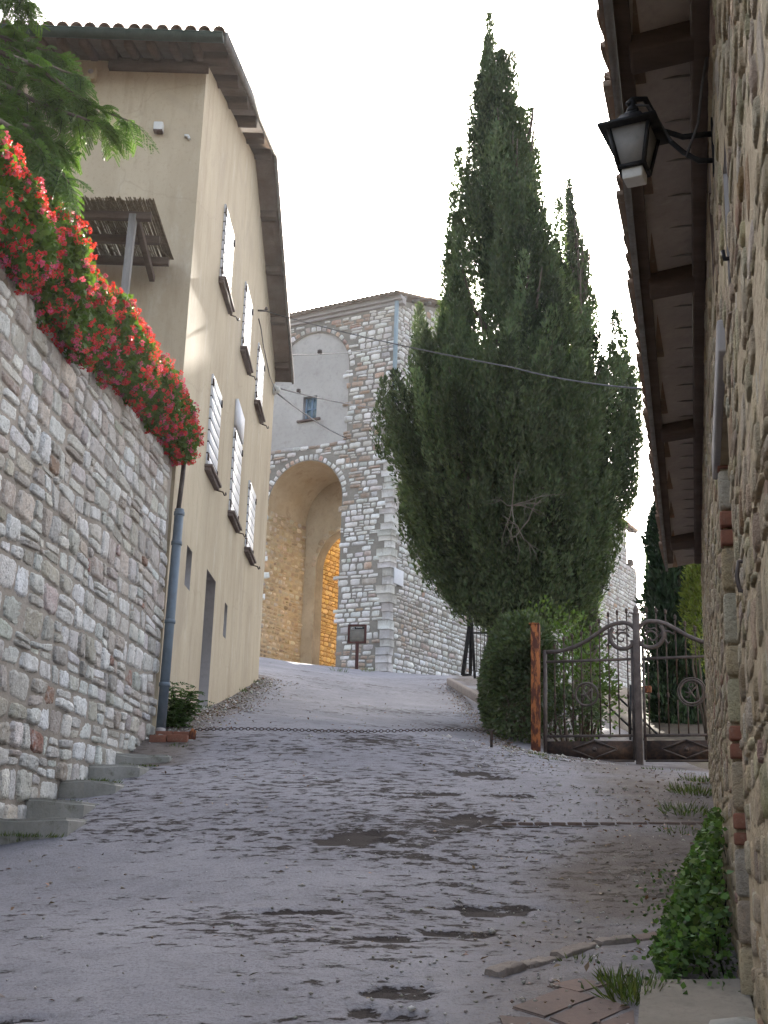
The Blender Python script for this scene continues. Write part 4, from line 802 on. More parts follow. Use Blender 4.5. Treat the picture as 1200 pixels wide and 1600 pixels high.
# ------------------------------------------------------------------ the big cypress
def cypress(label, Y, outline, nplume, seed, mat, spires=(), gaps=(), pl=(1.5, 3.0), pr=(0.28, 0.46), dens=230, base=None, group='cypresses beyond the street', twigs=(), depth_k=1.0, leafk=1.0, foot=None):
    rg = np.random.default_rng(seed); root = thing('cypress_tree', label, 'tree', group)
    O = np.array([[*atY(a, y, Y)[[0]], *atY(b_, y, Y)[[0, 2]]] for y, a, b_ in outline]); O = O[np.argsort(O[:, 2])]
    xl = lambda z: np.interp(z, O[:, 2], O[:, 0]); xr = lambda z: np.interp(z, O[:, 2], O[:, 1]); z0, z1 = O[0, 2], O[-1, 2]
    FT = None if foot is None else np.array([atY(px, py, Y)[[0, 2]] for px, py in foot]); fl = None if foot is None else (lambda x: np.interp(x, FT[:, 0], FT[:, 1]))
    mb = MB(); zs = np.linspace(z0, z1, 200); wts = (xr(zs) - xl(zs)) ** 1.25; wts /= wts.sum(); cnt = 0
    while cnt < nplume:
        zt = rg.choice(zs, p=wts) + rg.uniform(-.05, .05); hw = (xr(zt) - xl(zt)) / 2; cx = (xr(zt) + xl(zt)) / 2
        rho = rg.random() ** 0.42; a = rg.uniform(0, 2 * np.pi); R_ = min(rg.uniform(*pr), hw * 0.8 + 0.08); k = max(hw - R_ * 0.35, 0.02)
        tip = np.array([cx + k * rho * math.cos(a), Y + depth_k * k * rho * math.sin(a), zt]); Lp = min(rg.uniform(*pl), max(0.5, zt - z0 + 0.7))
        zb = zt - Lp; hb = max(0.1, (np.clip(xr(zb) - xl(zb), .1, None)) / 2); cb = (xr(zb) + xl(zb)) / 2; kb = max(min(hb - R_ * 0.6, k * 1.02), 0.03)
        bs = np.array([cb + kb * rho * 0.86 * math.cos(a), Y + depth_k * kb * rho * 0.86 * math.sin(a), zb])
        pp = (tip + bs) / 2; c_ = WM.T @ pp; ppx, ppy = 600 + FPX * c_[0] / -c_[2], 800 - FPX * c_[1] / -c_[2]
        if any(((ppx - g[0]) / g[2]) ** 2 + ((ppy - g[1]) / g[3]) ** 2 < 1 for g in gaps) and rg.random() < 0.88: cnt += 0.2; continue
        plume(mb, bs, tip, R_, int(dens * Lp * R_ / 0.9), rg, (0.13 * leafk, 0.27 * leafk), (0.04 * leafk, 0.075 * leafk), tint=np.clip(rg.normal(1.0, 0.36), 0.4, 1.9), floor=fl); cnt += 1
    for (px, py, py2, R_, dy) in spires:
        tip = atY(px, py, Y + dy); bs = atY(px, py2, Y + dy); bs[0] = bs[0] * .5 + tip[0] * .5
        plume(mb, bs, tip, R_, int(dens * (tip[2] - bs[2]) * R_ / 0.5), rg, (0.13 * leafk, 0.26 * leafk), (0.04 * leafk, 0.07 * leafk), hollow=0.3, tint=rg.uniform(.8, 1.2), pw=0.42, floor=fl)
    mb.build('crown', mat, root)
    cx = (xl((z0 + z1) / 2) + xr((z0 + z1) / 2)) / 2 if base is None else base; gb = float(gz(cx, Y))
    mb = MB(); H = z1 - gb; mb.tube([(cx, Y, gb - 0.2), (cx + 0.05, Y, gb + 1), (cx + 0.1, Y + .05, gb + H * 0.3), (cx + 0.02, Y, gb + H * 0.55), ((xl(z1) + xr(z1)) / 2, Y, gb + H * 0.93)], [0.34, 0.28, 0.22, 0.14, 0.02], 10)
    for k in range(34):
        zb = gb + 1.2 + (H * 0.72) * rg.random(); a = rg.uniform(0, 2 * np.pi); hw = max(.2, (xr(zb + 1.2) - xl(zb + 1.2)) / 2 * 0.8); d = np.array([math.cos(a), math.sin(a), 0]); p = np.array([cx, Y, zb])
        mb.tube([p, p + d * hw * .35 + UZ * .25, p + d * hw * .7 + UZ * .9, p + d * hw * .9 + UZ * 1.8], [0.07, 0.055, 0.035, 0.01], 6)
    mb.build('trunk', M['bark'], root, True)
    if twigs:
        mb = MB()
        for (ax_, ay_, dY, n) in twigs:
            p = atY(ax_, ay_, Y + dY)
            for k in range(n):
                d = unit(np.array([rg.uniform(-1, 0.7), rg.uniform(-.5, .2), rg.uniform(-.8, .7)])); Lt = rg.uniform(.5, 1.1); q = p + d * Lt * .5 + UZ * rg.uniform(-.05, .12) + rg.normal(0, .03, 3); e = p + d * Lt - UZ * Lt * rg.uniform(0, .35)
                mb.tube([p, p * .5 + q * .5 + rg.normal(0, .02, 3), q, q * .5 + e * .5 + rg.normal(0, .03, 3), e], [0.012, 0.010, 0.007, 0.005, 0.002], 5)
                for _ in range(2): d2 = unit(d + rg.normal(0, .6, 3)); mb.tube([q, q + d2 * .18 + rg.normal(0, .02, 3), q + d2 * .36 - UZ * .06], [0.006, 0.004, 0.002], 4)
        mb.build('dead_twigs', M['twig'], root, True)
    base_at(root, (cx, Y, gb)); return root
cypress('huge broad old cypress with dense dark plumes rising against the white sky', 26.0,
    [(24, 757, 773), (60, 754, 779), (85, 750, 795), (110, 742, 813), (135, 733, 814), (170, 727, 832), (235, 708, 836), (300, 696, 850), (350, 690, 872), (400, 688, 886), (440, 685, 900), (470, 682, 925), (500, 655, 945), (540, 635, 965), (580, 610, 982), (610, 592, 990), (650, 583, 988), (700, 586, 985), (760, 603, 980), (800, 622, 975), (850, 638, 972), (900, 655, 955), (930, 672, 940), (950, 692, 930), (968, 720, 915)],
    640, 51, M['cypress'], leafk=0.62, foot=[(560, 640), (590, 730), (620, 815), (645, 880), (665, 912), (690, 942), (720, 962), (760, 970), (850, 975), (905, 962), (940, 925), (962, 880), (985, 800), (1010, 700)], spires=[(728, 262, 470, .34, 0), (738, 205, 430, .3, .1), (712, 335, 540, .38, .1), (848, 325, 560, .32, .1), (868, 395, 600, .34, 0), (700, 400, 580, .34, 0), (662, 790, 915, .42, 0), (682, 810, 940, .42, -.3), (706, 840, 962, .4, -.6), (738, 850, 972, .4, -1), (775, 860, 975, .4, -1.4), (815, 870, 978, .4, -1.4), (850, 870, 985, .4, -1.1), (885, 860, 985, .4, -.8), (915, 845, 960, .4, -.4), (640, 740, 880, .4, .2), (968, 560, 720, .5, .3), (978, 640, 800, .5, 0), (970, 720, 870, .5, .2), (958, 790, 930, .5, 0), (985, 600, 720, .36, -.4), (945, 850, 965, .42, .1), (992, 575, 700, .28, 0), (975, 600, 780, .3, -.2), (986, 650, 800, .26, .2), (955, 540, 760, .34, .1), (975, 520, 620, .22, 0), (765, 22, 150, 0.17, 0), (762, 60, 240, 0.28, 0), (801, 82, 230, 0.24, -.3), (744, 130, 300, 0.24, .2), (828, 168, 330, 0.22, .1), (716, 232, 400, 0.26, 0.2), (838, 235, 400, .25, .2), (708, 302, 460, .3, .1), (873, 312, 480, 0.22, .2), (655, 478, 640, 0.25, .3), (962, 488, 640, 0.28, -.2), (980, 560, 690, 0.3, .2), (985, 712, 800, 0.2, -.4), (600, 592, 720, 0.3, .2), (905, 830, 975, .3, -.3), (720, 850, 960, .3, -.5), (880, 870, 985, .25, -.5), (770, 880, 972, .3, -1.0), (830, 890, 972, .3, -1.0)],
    gaps=[(770, 690, 26, 34), (815, 735, 18, 40), (812, 600, 18, 30), (745, 500, 25, 26), (742, 440, 10, 60), (780, 545, 16, 14), (925, 600, 24, 34), (800, 800, 34, 34), (880, 530, 18, 26), (830, 470, 14, 22), (955, 585, 14, 34), (945, 690, 10, 26), (720, 400, 9, 40), (780, 330, 9, 36), (760, 250, 7, 26), (815, 380, 8, 28), (860, 430, 9, 30), (700, 470, 12, 16), (790, 480, 12, 22), (850, 660, 14, 20)], twigs=[(800, 790, -2.5, 8), (812, 830, -2.7, 5)], dens=500)
cypress('slim smooth cypress spire standing close behind the right shoulder of the huge cypress', 29.5,
    [(284, 887, 891), (320, 882, 902), (370, 877, 918), (420, 875, 930), (470, 872, 938), (540, 870, 945), (640, 868, 950), (760, 868, 950), (900, 870, 946), (985, 880, 935)], 110, 52, M['cypress'], leafk=0.7, pr=(0.2, 0.34), dens=400, spires=[(889, 282, 420, 0.2, 0), (893, 330, 560, 0.32, 0)])
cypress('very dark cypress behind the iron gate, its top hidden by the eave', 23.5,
    [(640, 1050, 1062), (720, 1030, 1085), (830, 1010, 1100), (900, 1003, 1108), (1000, 1000, 1112), (1080, 1006, 1112), (1130, 1015, 1110), (1150, 1030, 1100)], 170, 53, M['cypress_far'], pr=(0.2, 0.34), dens=300, pl=(1.0, 2.0), spires=[(1045, 700, 900, .3, 0), (1025, 800, 1000, .25, 0)])

def bushy(name, label, cat, mat, c, rad, n, seed, L=(0.05, 0.09), W=(0.03, 0.05), stems=6, up=0.3, lump=0.25, shell=0.45, boxy=2.0, group=None, rg_t=0.22):
    rg = np.random.default_rng(seed); root = thing(name, label, cat, group); c = np.asarray(c, float); rad = np.asarray(rad, float)
    d = unit(rg.normal(0, 1, (n, 3))); d[:, 2] = np.abs(d[:, 2]) * np.where(rg.random(n) < 0.75, 1, -0.6)
    nn = (np.abs(d) ** boxy).sum(1) ** (1 / boxy); d2 = d / nn[:, None]
    r = (shell + (1 - shell) * rg.random(n) ** 0.5) * (1 - lump / 2 + lump * fbm(d[:, 0] * 2.2 + 5, d[:, 1] * 2.2 + d[:, 2] * 2.7 + seed, seed, 3) * 1.3)
    P = c + d2 * rad * r[:, None]; D = d + rg.normal(0, 0.6, (n, 3)) + np.array([0, 0, up])
    T = tints(n, rg, rg_t) * np.where(fbm(P[:, 0] * 3, P[:, 2] * 3 + P[:, 1], seed + 3, 2) > .5, 1.12, 0.9)[:, None]
    mb = MB(); leaf_quads(mb, P, D, rg.uniform(*L, n), rg.uniform(*W, n), rg, T, 0.2); mb.build('foliage', mat, root)
    mb = MB(); gb = c - np.array([0, 0, rad[2]]) ; gb[2] = gz(c[0], c[1])
    for k in range(stems):
        a = rg.uniform(0, 6.28); e = c + np.array([math.cos(a) * rad[0] * .6, math.sin(a) * rad[1] * .6, rad[2] * rg.uniform(.2, .7)]); s_ = gb + np.array([math.cos(a) * rad[0] * .2, math.sin(a) * rad[1] * .3, -0.05])
        mb.tube([s_, (s_ + e) / 2 + rg.normal(0, .06, 3), e], [0.025, 0.018, 0.006], 6)
    mb.build('stems', M['bark'], root, True); base_at(root, tuple(gb)); return root
bushy('clipped_hedge', 'dense dark green rounded hedge bush beside the rusty post', 'hedge', M['hedge'], (2.17, 19.3, 2.48), (0.46, 1.9, 0.98), 24000, 61, (0.06, 0.12), (0.03, 0.055), stems=12, boxy=2.5, lump=0.3, shell=0.6)
bushy('garden_shrub', 'light green loose shrub with some yellowing leaves behind the gate', 'shrub', M['shrub'], atY(912, 1085, 19.2), (0.55, 0.5, 0.9), 1500, 62, (0.06, 0.11), (0.04, 0.06), stems=12, lump=0.6, shell=0.3)
bushy('garden_shrub', 'small pale shrub showing above the hedge beside the huge cypress foot', 'shrub', M['shrub'], atY(850, 990, 20.5), (0.75, 0.5, 0.5), 700, 63, (0.06, 0.10), (0.035, 0.055), stems=14, lump=0.7, shell=0.2)
bushy('conifer_shrub', 'bright yellow green conifer shrub against the right house corner', 'shrub', M['yellowgreen'], atY(1104, 955, 20.5), (0.36, 0.5, 1.15), 5200, 64, (0.06, 0.12), (0.025, 0.04), stems=4, up=1.2, lump=0.5)
bushy('garden_shrub', 'dark low shrub behind the left half of the gate', 'shrub', M['hedge'], atY(890, 1120, 18.6), (0.45, 0.4, 0.4), 1100, 65, (0.05, 0.1), (0.03, 0.05), lump=0.4)

# ------------------------------------------------------------------ iron gate, rusty post
gL, gC = atY(852, 1100, 17.0), atY(998, 1100, 16.45); gh = math.atan2(gC[0] - gL[0], gC[1] - gL[1]); GDir = np.array([math.sin(gh), math.cos(gh), 0]); GNrm = np.array([GDir[1], -GDir[0], 0])
if GNrm[1] > 0: GNrm = -GNrm
def gq(px, py):
    p = at_vplane(px, py, gL[0], gL[1], math.degrees(gh)); return np.array([(p - gL)[:2] @ GDir[:2], p[2]])
SC = (gC - gL)[:2] @ GDir[:2]
gate = thing('iron_gate', 'double leaf rusty wrought iron gate with scroll tops and sheet panels at the bottom', 'gate')
GR = np.stack([GDir, -GNrm, UZ], 1)
def leaf(mir):
    f = (lambda s: 2 * SC - s) if mir else (lambda s: s)
    W3 = lambda s, z, o=0.0: np.array([gL[0], gL[1], 0]) + GDir * f(s) + UZ * z + GNrm * o
    Q = lambda px, py: gq(px, py)
    zm, zp, zb_, zpt = Q(925, 1032)[1], Q(925, 1150)[1], Q(925, 1190)[1], Q(925, 1158)[1]
    sR = SC - 0.075
    mb = MB()
    mb.tube([W3(0, zb_ - .02), W3(0, Q(852, 1016)[1])], 0.028, 8); mb.tube([W3(sR, zb_ + 0.02), W3(sR, Q(990, 1000)[1])], 0.02, 8)
    for z, w in ((zm, 0.035), (zp, 0.035)): mb.box(W3(sR / 2, z), (sR, 0.03, w), GR)
    mb.box(W3(sR / 2, zb_ + 0.01), (sR, 0.03, 0.03), GR); fr = mb.build('leaf_frame', M['iron_grey'], gate)
    mb = MB(); mb.box(W3(sR / 2, (zpt + zb_) / 2 + 0.01), (sR - 0.03, 0.012, zpt - zb_ - 0.02), GR); pn = mb.build('sheet_panel', M['iron'], gate)
    mb = MB(); cs, cz = Q(929, 1171); hw, hh = Q(965, 1171)[0] - cs, Q(929, 1157)[1] - cz
    P4 = [W3(cs - hw, cz, .015), W3(cs, cz + hh, .015), W3(cs + hw, cz, .015), W3(cs, cz - hh, .015)]
    for a, b_ in zip(P4, P4[1:] + P4[:1]): mb.bar(a, b_, 0.022, 0.02)
    mb.lathe(W3(cs, cz, 0.005), [(0.035, 0), (0.03, 0.015), (0.012, 0.03), (0, 0.035)], 10, axis=np.stack([GDir, UZ, GNrm], 1)); mb.build('diamond_relief', M['iron_grey'], pn)
    tips = [(866.5, 1006), (880.6, 994), (894, 991), (908, 985.6), (922, 977), (936, 966), (950, 956), (964, 953), (978.5, 950)]
    for i, (px, py) in enumerate(tips):
        s, zt = Q(px, py); mb = MB(); lean = 0.0
        if mir and 3 <= i <= 5:                                             # the monogram medallion interrupts three bars
            zc_ = Q(917, 1085)[1]; mb.tube([W3(s, zp), W3(s, zc_ - (0.16 if i == 4 else 0.1))], 0.010, 6); mb.tube([W3(s, zc_ + (0.16 if i == 4 else 0.1)), W3(s, zt - 0.06)], 0.010, 6)
        else:
            mb.tube([W3(s, zp), W3(s, zt - 0.06)], 0.010, 6); kz_ = Q(px, 1088)[1]; mb.lathe(W3(s, kz_ - .035), [(0.010, 0), (0.02, 0.015), (0.016, 0.035), (0.02, 0.055), (0.010, 0.07)], 8)
        mb.lathe(W3(s, zt - 0.075), [(0.010, 0), (0.022, 0.018), (0.014, 0.03), (0.024, 0.045), (0.0, 0.085)], 8); mb.build('bar', M['iron'], gate, True)
    mb = MB()
    crv = [(855, 1019), (868, 1018.5), (882, 1016), (900, 1010), (918, 1001), (935, 989), (950, 979), (962, 974.5), (974, 973)]
    cpt = [Q(*q) for q in crv]; cc = Q(974, 993.5); r0 = cpt[-1][1] - cc[1]
    cpt += [cc + r0 * np.array([math.sin(a), math.cos(a)]) for a in np.linspace(0.25, 2 * math.pi * 0.86, 26)]
    mb.tube([W3(s, z, .012) for s, z in cpt], [0.03] * 8 + [0.03] * (len(cpt) - 8), 7)
    sp = [cc + r0 * 0.95 * np.array([math.sin(a), math.cos(a)]) for a in np.linspace(2 * math.pi * .80, 2 * math.pi * .70, 4)]
    s2 = [Q(962, 999), Q(955, 990), Q(946, 991), Q(940, 995), Q(935, 990), Q(938, 984)]; mb.tube([W3(s, z, .012) for s, z in s2], [.016, .018, .018, .016, .012, .01], 6)
    s2 = [Q(957, 994), Q(953, 1003), Q(948, 1010), Q(945, 1006)]; mb.tube([W3(s, z, .012) for s, z in s2], [.016, .018, .015, .01], 6)
    ci = Q(972, 998); s3 = [ci + (0.105 - 0.0135 * a) * np.array([math.cos(a), math.sin(a)]) for a in np.linspace(0.2, 6.6, 24)]; mb.tube([W3(s, z, .012) for s, z in s3], np.linspace(.016, .010, 24), 6)
    s4 = [Q(962, 990), Q(967, 984), Q(974, 985), Q(981, 981), Q(983, 986)]; mb.tube([W3(s, z, .012) for s, z in s4], .012, 6)
    mb.build('scroll', M['iron_grey'], gate, True)
    mc = Q(917, 1085); mb = MB()
    for r_, t_ in ((0.155, 0.016), (0.185, 0.010)):
        if r_ > .16 and not mir: continue
        mb.tube([W3(mc[0] + r_ * math.cos(a), mc[1] + r_ * math.sin(a), .01) for a in np.linspace(0, 2 * np.pi, 29)], t_, 6, cap=False)
    g = lambda x, y: W3(mc[0] + (-x if mir else x), mc[1] + y, .012)
    for pts in ([(-.085, -.06), (-.05, -.075), (-.02, -.02), (.02, .03), (.075, .075)], [(.075, .075), (.07, -.03), (.06, -.11)], [(-.09, 0.0), (-.05, -.01), (.0, .0)], [(.06, -.11), (.02, -.05), (-.05, .06)]):
        mb.tube([g(*p) for p in pts], 0.011, 6)
    mb.tube([g(0.0 + (0.05 - .006 * a) * math.cos(a), 0.085 + (0.05 - .006 * a) * math.sin(a)) for a in np.linspace(0.3, 6.8, 20)], 0.010, 6)
    mb.build('medallion', M['iron_grey'], gate, True)
leaf(False); leaf(True)
mb = MB(); zt, zb_ = gq(997, 962)[1], gq(1003, 1197)[1]; c0 = np.array([gL[0], gL[1], 0]) + GDir * SC
mb.box(c0 + UZ * (zt + zb_) / 2 + GNrm * 0.02, (0.085, 0.085, zt - zb_), GR); mb.lathe(c0 + UZ * zt + GNrm * .02, [(0.05, 0), (0.055, 0.02), (0.035, 0.05), (0.042, 0.07), (0.03, 0.12), (0.0, 0.15)], 10)
for sg in (-1, 1): mb.tube([c0 + UZ * (zt + .02) + GDir * sg * .03, c0 + UZ * (zt + .05) + GDir * sg * .1, c0 + UZ * (zt + 0.0) + GDir * sg * .12, c0 + UZ * (zt - .01) + GDir * sg * .08], 0.013, 6)
mb.build('centre_post', M['iron_grey'], gate, bevel=0.006)
mb = MB(); q = gq(1008, 1077); mb.box(c0 + GDir * 0.11 + UZ * q[1] - GNrm * 0.02, (0.12, 0.06, 0.09), GR); mb.build('lock_box', M['rust'], gate, bevel=0.008)
base_at(gate, tuple(c0 + UZ * zb_))
post = thing('rusty_post', 'square rusty red steel post left of the iron gate', 'post')
pt, pb_ = atY(835, 976, 17.0), atY(839, 1174, 17.0); mb = MB(); mb.box(((pt[0] + pb_[0]) / 2, 17.0, (pt[2] + pb_[2]) / 2 - 0.06), (0.125, 0.125, pt[2] - pb_[2] + 0.12), np.array(Matrix.Rotation(R(-12), 3, 'Z'))); mb.build('shaft', M['rust'], post, bevel=0.008)
mb = MB(); mb.box((pt[0] , 17.0, pt[2] + 0.005), (0.145, 0.145, 0.02), np.array(Matrix.Rotation(R(-12), 3, 'Z'))); mb.build('cap', M['rust'], post, bevel=0.004); base_at(post, tuple(pb_))
rail = thing('garden_railing', 'thin dark metal stair railing behind the gate', 'railing'); mb = MB()
for (a, b_) in (((930, 1055), (1030, 1150)), ((930, 1085), (1010, 1160)), ((905, 1045), (930, 1055))): mb.tube([atY(*a, 20.0), atY(*b_, 20.0)], 0.018, 6)
mb.build('handrails', M['black'], rail); mb = MB()
for px, y0, y1 in ((985, 1070, 1160), (935, 1050, 1160)): mb.tube([atY(px, y0, 20.0), atY(px, y1, 20.0)], 0.02, 6)
mb.build('uprights', M['black'], rail); base_at(rail, tuple(atY(960, 1150, 20.0)))

# far garden gate and its low kerb
fg = thing('metal_frame_gate', 'narrow black metal frame gate standing open beyond the hedge', 'gate'); FY = 33.0
mb = MB(); A = lambda px, py, d=0: atY(px, py, FY + d)
mb.bar(A(723, 1055), A(735, 966), 0.11, 0.08, up=(0, 1, 0)); mb.bar(A(735, 1053, .1), A(736, 955, .1), 0.09, 0.09, up=(0, 1, 0)); mb.bar(A(742, 1060), A(737, 970), 0.07, 0.07, up=(0, 1, 0)); mb.bar(A(722, 1055), A(737, 1054), 0.06, 0.06); mb.bar(A(764, 1040), A(764, 960), 0.10, 0.08, up=(0, 1, 0)); mb.bar(A(735, 989), A(764, 989), 0.05, 0.05)
mb.build('frame', M['black'], fg, bevel=0.005); mb = MB()
for k in range(3): mb.tube([A(745 + k * 6, 1050), A(745 + k * 6, 968)], 0.012, 5)
mb.build('wire_infill', M['iron'], fg); base_at(fg, tuple(A(735, 1055)))
mb = MB(); ka, kb2 = ongr(700, 1058), ongr(764, 1096); kb2 = atY(764, 1094, 24.0); ka = atY(702, 1060, 31.0); mb.bar(ka - UZ * .08, kb2 - UZ * .08, 0.14, 0.18); tag(mb.build('kerb', M['kerbstone'], bevel=0.03), 'low worn concrete kerb running from the frame gate to the hedge', 'kerb')

# ------------------------------------------------------------------ right stone house
RA, RB = 0.176, 0.256; RHD = math.atan(RB); RD = np.array([math.sin(RHD), math.cos(RHD), 0]); RN = np.array([-math.cos(RHD), math.sin(RHD), 0])
def rw(y, z, off=0.0): return np.array([RA + RB * y, y, z]) + RN * off
RY0, RY1, RTOP = -2.5, 13.4, 3.10
SY = math.sqrt(1 + RB * RB)
rhouse = thing('rubble_stone_house', 'brown rubble stone house with deep dark eaves close on the right', 'house')
RROT = np.stack([RD, -RN, UZ], 1)
rholes = [(4.30, 5.38, -2.4, 1.74, 0.55), (3.42, 3.66, 1.80, 2.22, 0.16), (4.75, 5.15, 2.50, 3.02, 0.18)]
mb = MB(); yc = sorted({*np.linspace(RY0, RY1, 120), *[h[0] for h in rholes], *[h[1] for h in rholes]}); zc = sorted({*np.linspace(-3.2, RTOP, 50), *[h[2] for h in rholes], *[h[3] for h in rholes]})
for i in range(len(yc) - 1):
    for j in range(len(zc) - 1):
        ym, zm = (yc[i] + yc[i + 1]) / 2, (zc[j] + zc[j + 1]) / 2
        if any(h[0] < ym < h[1] and h[2] < zm < h[3] for h in rholes): continue
        f = lambda y, z: rw(y, z, 0.020 * (fbm(np.array([y * 4]), np.array([z * 4]), 71, 3)[0] - 0.5) + 0.001)
        mb.add([f(yc[i], zc[j]), f(yc[i + 1], zc[j]), f(yc[i + 1], zc[j + 1]), f(yc[i], zc[j + 1])], [(3, 2, 1, 0)])
mb.add([rw(RY1, -3.2), rw(RY1, -3.2, -6), rw(RY1, RTOP + 2, -6), rw(RY1, RTOP)], [(3, 2, 1, 0)])
mb.build('wall_core', M['mortar_right'], rhouse)
def r_keep(s, z):
    y = RY0 + s / SY; k = (z < RTOP - 0.05) & (y < RY1 - 0.02)
    for h in rholes: k &= ~((y > h[0] - 0.09) & (y < h[1] + 0.09) & (z > h[2] - .1) & (z < h[3] + 0.09))
    return k
BRN = [(0.44, 0.355, 0.235), (0.40, 0.315, 0.205), (0.48, 0.40, 0.28), (0.35, 0.27, 0.18), (0.27, 0.165, 0.11), (0.47, 0.41, 0.32)]
stones('stonework', M['stone_right'], rhouse, (RY1 - RY0) * SY, 5.8, (0.06, 0.15), (0.08, 0.28), (rw(RY0, 0), RD, RN), BRN, [30, 22, 22, 8, 5, 8], 72, k=9, depth=0.008, gap=0.010, t0=-2.8, keep=r_keep, rough=0.035, rnd=0.28, sharp=4, wav=0.05, split=0.25, jit=0.25, tw=0.12, thickvar=0.8)
for h in rholes:
    y0, y1, z0, z1, dp = h; F = [rw(y0, z0), rw(y1, z0), rw(y1, z1), rw(y0, z1)]; B = [rw(y0, z0, -dp), rw(y1, z0, -dp), rw(y1, z1, -dp), rw(y0, z1, -dp)]
    mb = MB(); mb.add(F + B, [(1, 2, 6, 5), (3, 0, 4, 7), (0, 1, 5, 4), (4, 5, 6, 7), (2, 3, 7, 6)])
    big = dp > 0.5
    o = mb.build('door_recess' if big else 'window_recess', M['mortar_right'] if big else M['cement'], rhouse)
    if big:
        mb = MB(); mb.box(rw((y0 + y1) / 2, z1 + 0.07, -0.2), ((y1 - y0) * SY + 0.5, 0.46, 0.13), RROT); mb.build('lintel', M['cement'], o, bevel=0.012)
        mb = MB(); z = -1.4; rg = np.random.default_rng(9); k = 0; m2 = MB()
        while z < z1 - 0.02:
            mb, m2 = MB(), MB(); isb = (k % 9) in (0, 1, 3, 4) or rg.random() < 0.15; hh = rg.uniform(0.065, 0.085) if isb else rg.uniform(0.14, 0.26); hh = min(hh, z1 - z)
            dpt = rg.uniform(0.16, 0.30); m_ = mb if isb else m2
            m_.box(rw(y1 + 0.02 - rg.uniform(0, .02), z + hh / 2, -dpt / 2 + 0.012), (0.10, dpt, hh - 0.014), RROT, None if isb else palette(1, BRN[:3] + [BRN[5]], [2, 1, 2, 2], rg)[0]); z += hh; k += 1
            if isb: mb.build('jamb_brick', M['brick'], o, bevel=0.01)
            else: m2.build('jamb_stone', M['stone_right'], o, bevel=0.02)
        mb = MB(); mb.box(rw((y0 + y1) / 2, (z0 + z1) / 2, -0.5), ((y1 - y0) * SY, 0.06, z1 - z0), RROT); mb.build('door', M['wood_dark'], o)
    else:
        mb = MB(); mb.box(rw(y1 + 0.0, (z0 + z1) / 2, -dp / 2), (0.02, dp, z1 - z0 - 0.01), RROT); mb.build('jamb', M['terracotta'] if z0 > 2.3 else M['cement'], o)
        if z0 < 2.3:
            mb = MB(); p = rw(y1 - 0.03, z0 + 0.09, -0.02); mb.tube([p, p + RN * .03, p + RN * .035 + UZ * .03], 0.008, 6); mb.build('shutter_hook', M['black'], o)
mb = MB(); p = at_vplane(1163, 900, RA, 0, math.degrees(RHD)); mb.tube([p + UZ * .045 - RN * .02, p + UZ * .045 + RN * .015, p + RN * .022, p - UZ * .045 + RN * .015, p - UZ * .05 - RN * .02], 0.007, 8); mb.build('iron_ring', M['iron_grey'], rhouse, True)
mb = MB(); p = rw(4.25, float(gz(1.2, 4.3)) + 0.18, 0.04); mb.lathe(p - UZ * .3, [(0.16, 0), (0.17, 0.2), (0.15, 0.34), (0.11, 0.42), (0, 0.44)], 12); mb.build('guard_stone', M['concrete'], rhouse, True)
# eaves
EO = 0.375
mb = MB(); ea = lambda y, o, z: rw(y, z, o)
mb.add([ea(RY0, -0.1, 3.13), ea(RY1 - .3, -0.1, 3.13), ea(RY1 - .3, EO, 3.05), ea(RY0, EO, 3.05)], [(0, 1, 2, 3)]); r_roof = mb.build('soffit', M['pianelle'], rhouse)
mb = MB(); mb.add([ea(RY0, -4, 4.7), ea(RY1 - .3, -4, 4.7), ea(RY1 - .3, EO + .02, 3.12), ea(RY0, EO + .02, 3.12)], [(3, 2, 1, 0)]); mb.add([ea(RY0, EO + .02, 3.055), ea(RY1 - .3, EO + .02, 3.055), ea(RY1 - .3, EO + .02, 3.12), ea(RY0, EO + .02, 3.12)], [(3, 2, 1, 0)]); mb.build('roof', M['tile'], rhouse)
mb = MB()
for y in np.arange(RY0, RY1 - .5, 0.31): mb.box(ea(y, EO / 2, 3.085), (0.006, EO + 0.05, 0.008), RROT)
mb.build('tile_joint', M['mortar_dark'], r_roof)
for y, w in ((1.2, .16), (2.6, .16), (4.07, 0.16), (6.1, 0.20), (8.55, 0.22), (10.3, .0), (11.9, 0.34)):
    if not w: continue
    mb = MB(); a, b_ = ea(y, -0.1, 3.085), ea(y, EO - 0.06, 3.03); mb.bar(a, b_, w, 0.085); mb.build('rafter', M['wood_dark'], rhouse, bevel=0.012)
mb = MB(); mb.bar(ea(RY0, 0.045, 3.06), ea(RY1 - .6, 0.045, 3.06), 0.07, 0.08); mb.build('wall_plate', M['wood_dark'], rhouse, bevel=0.01)
mb = MB(); mb.bar(ea(RY0, EO - 0.045, 3.045), ea(RY1 - .6, EO - 0.045, 3.045), 0.06, 0.03); mb.build('eave_batten', M['wood_dark'], rhouse, bevel=0.008)
mb = MB(); mb.bar(ea(RY0, EO + .0, 3.03), ea(RY1 - .4, EO + 0.0, 3.03), 0.03, 0.075); mb.build('fascia', M['wood_grey'], rhouse)
mb = MB(); rg = np.random.default_rng(77); y = RY0
while y < RY1 - .4:
    L = rg.uniform(0.85, 1.1); L = min(L, RY1 - .3 - y); a, b_ = ea(y, EO + 0.05, 3.085), ea(y + L, EO + 0.012, 3.075); n_ = RN * 0.0
    mb.bar(a - RN * .06, b_ - RN * .06, 0.14, 0.03); y += L
mb.build('edge_tiles', M['tile'], rhouse)
mb = MB()
for k in range(80):
    y = RY0 + 0.1 + k * 0.2
    if y < RY1 - .4: coppo(mb, ea(y, EO + 0.022, 3.10), ea(y, EO - 0.5, 3.35), 0.09, UZ)
mb.build('roof_tiles', M['tile'], rhouse, True)
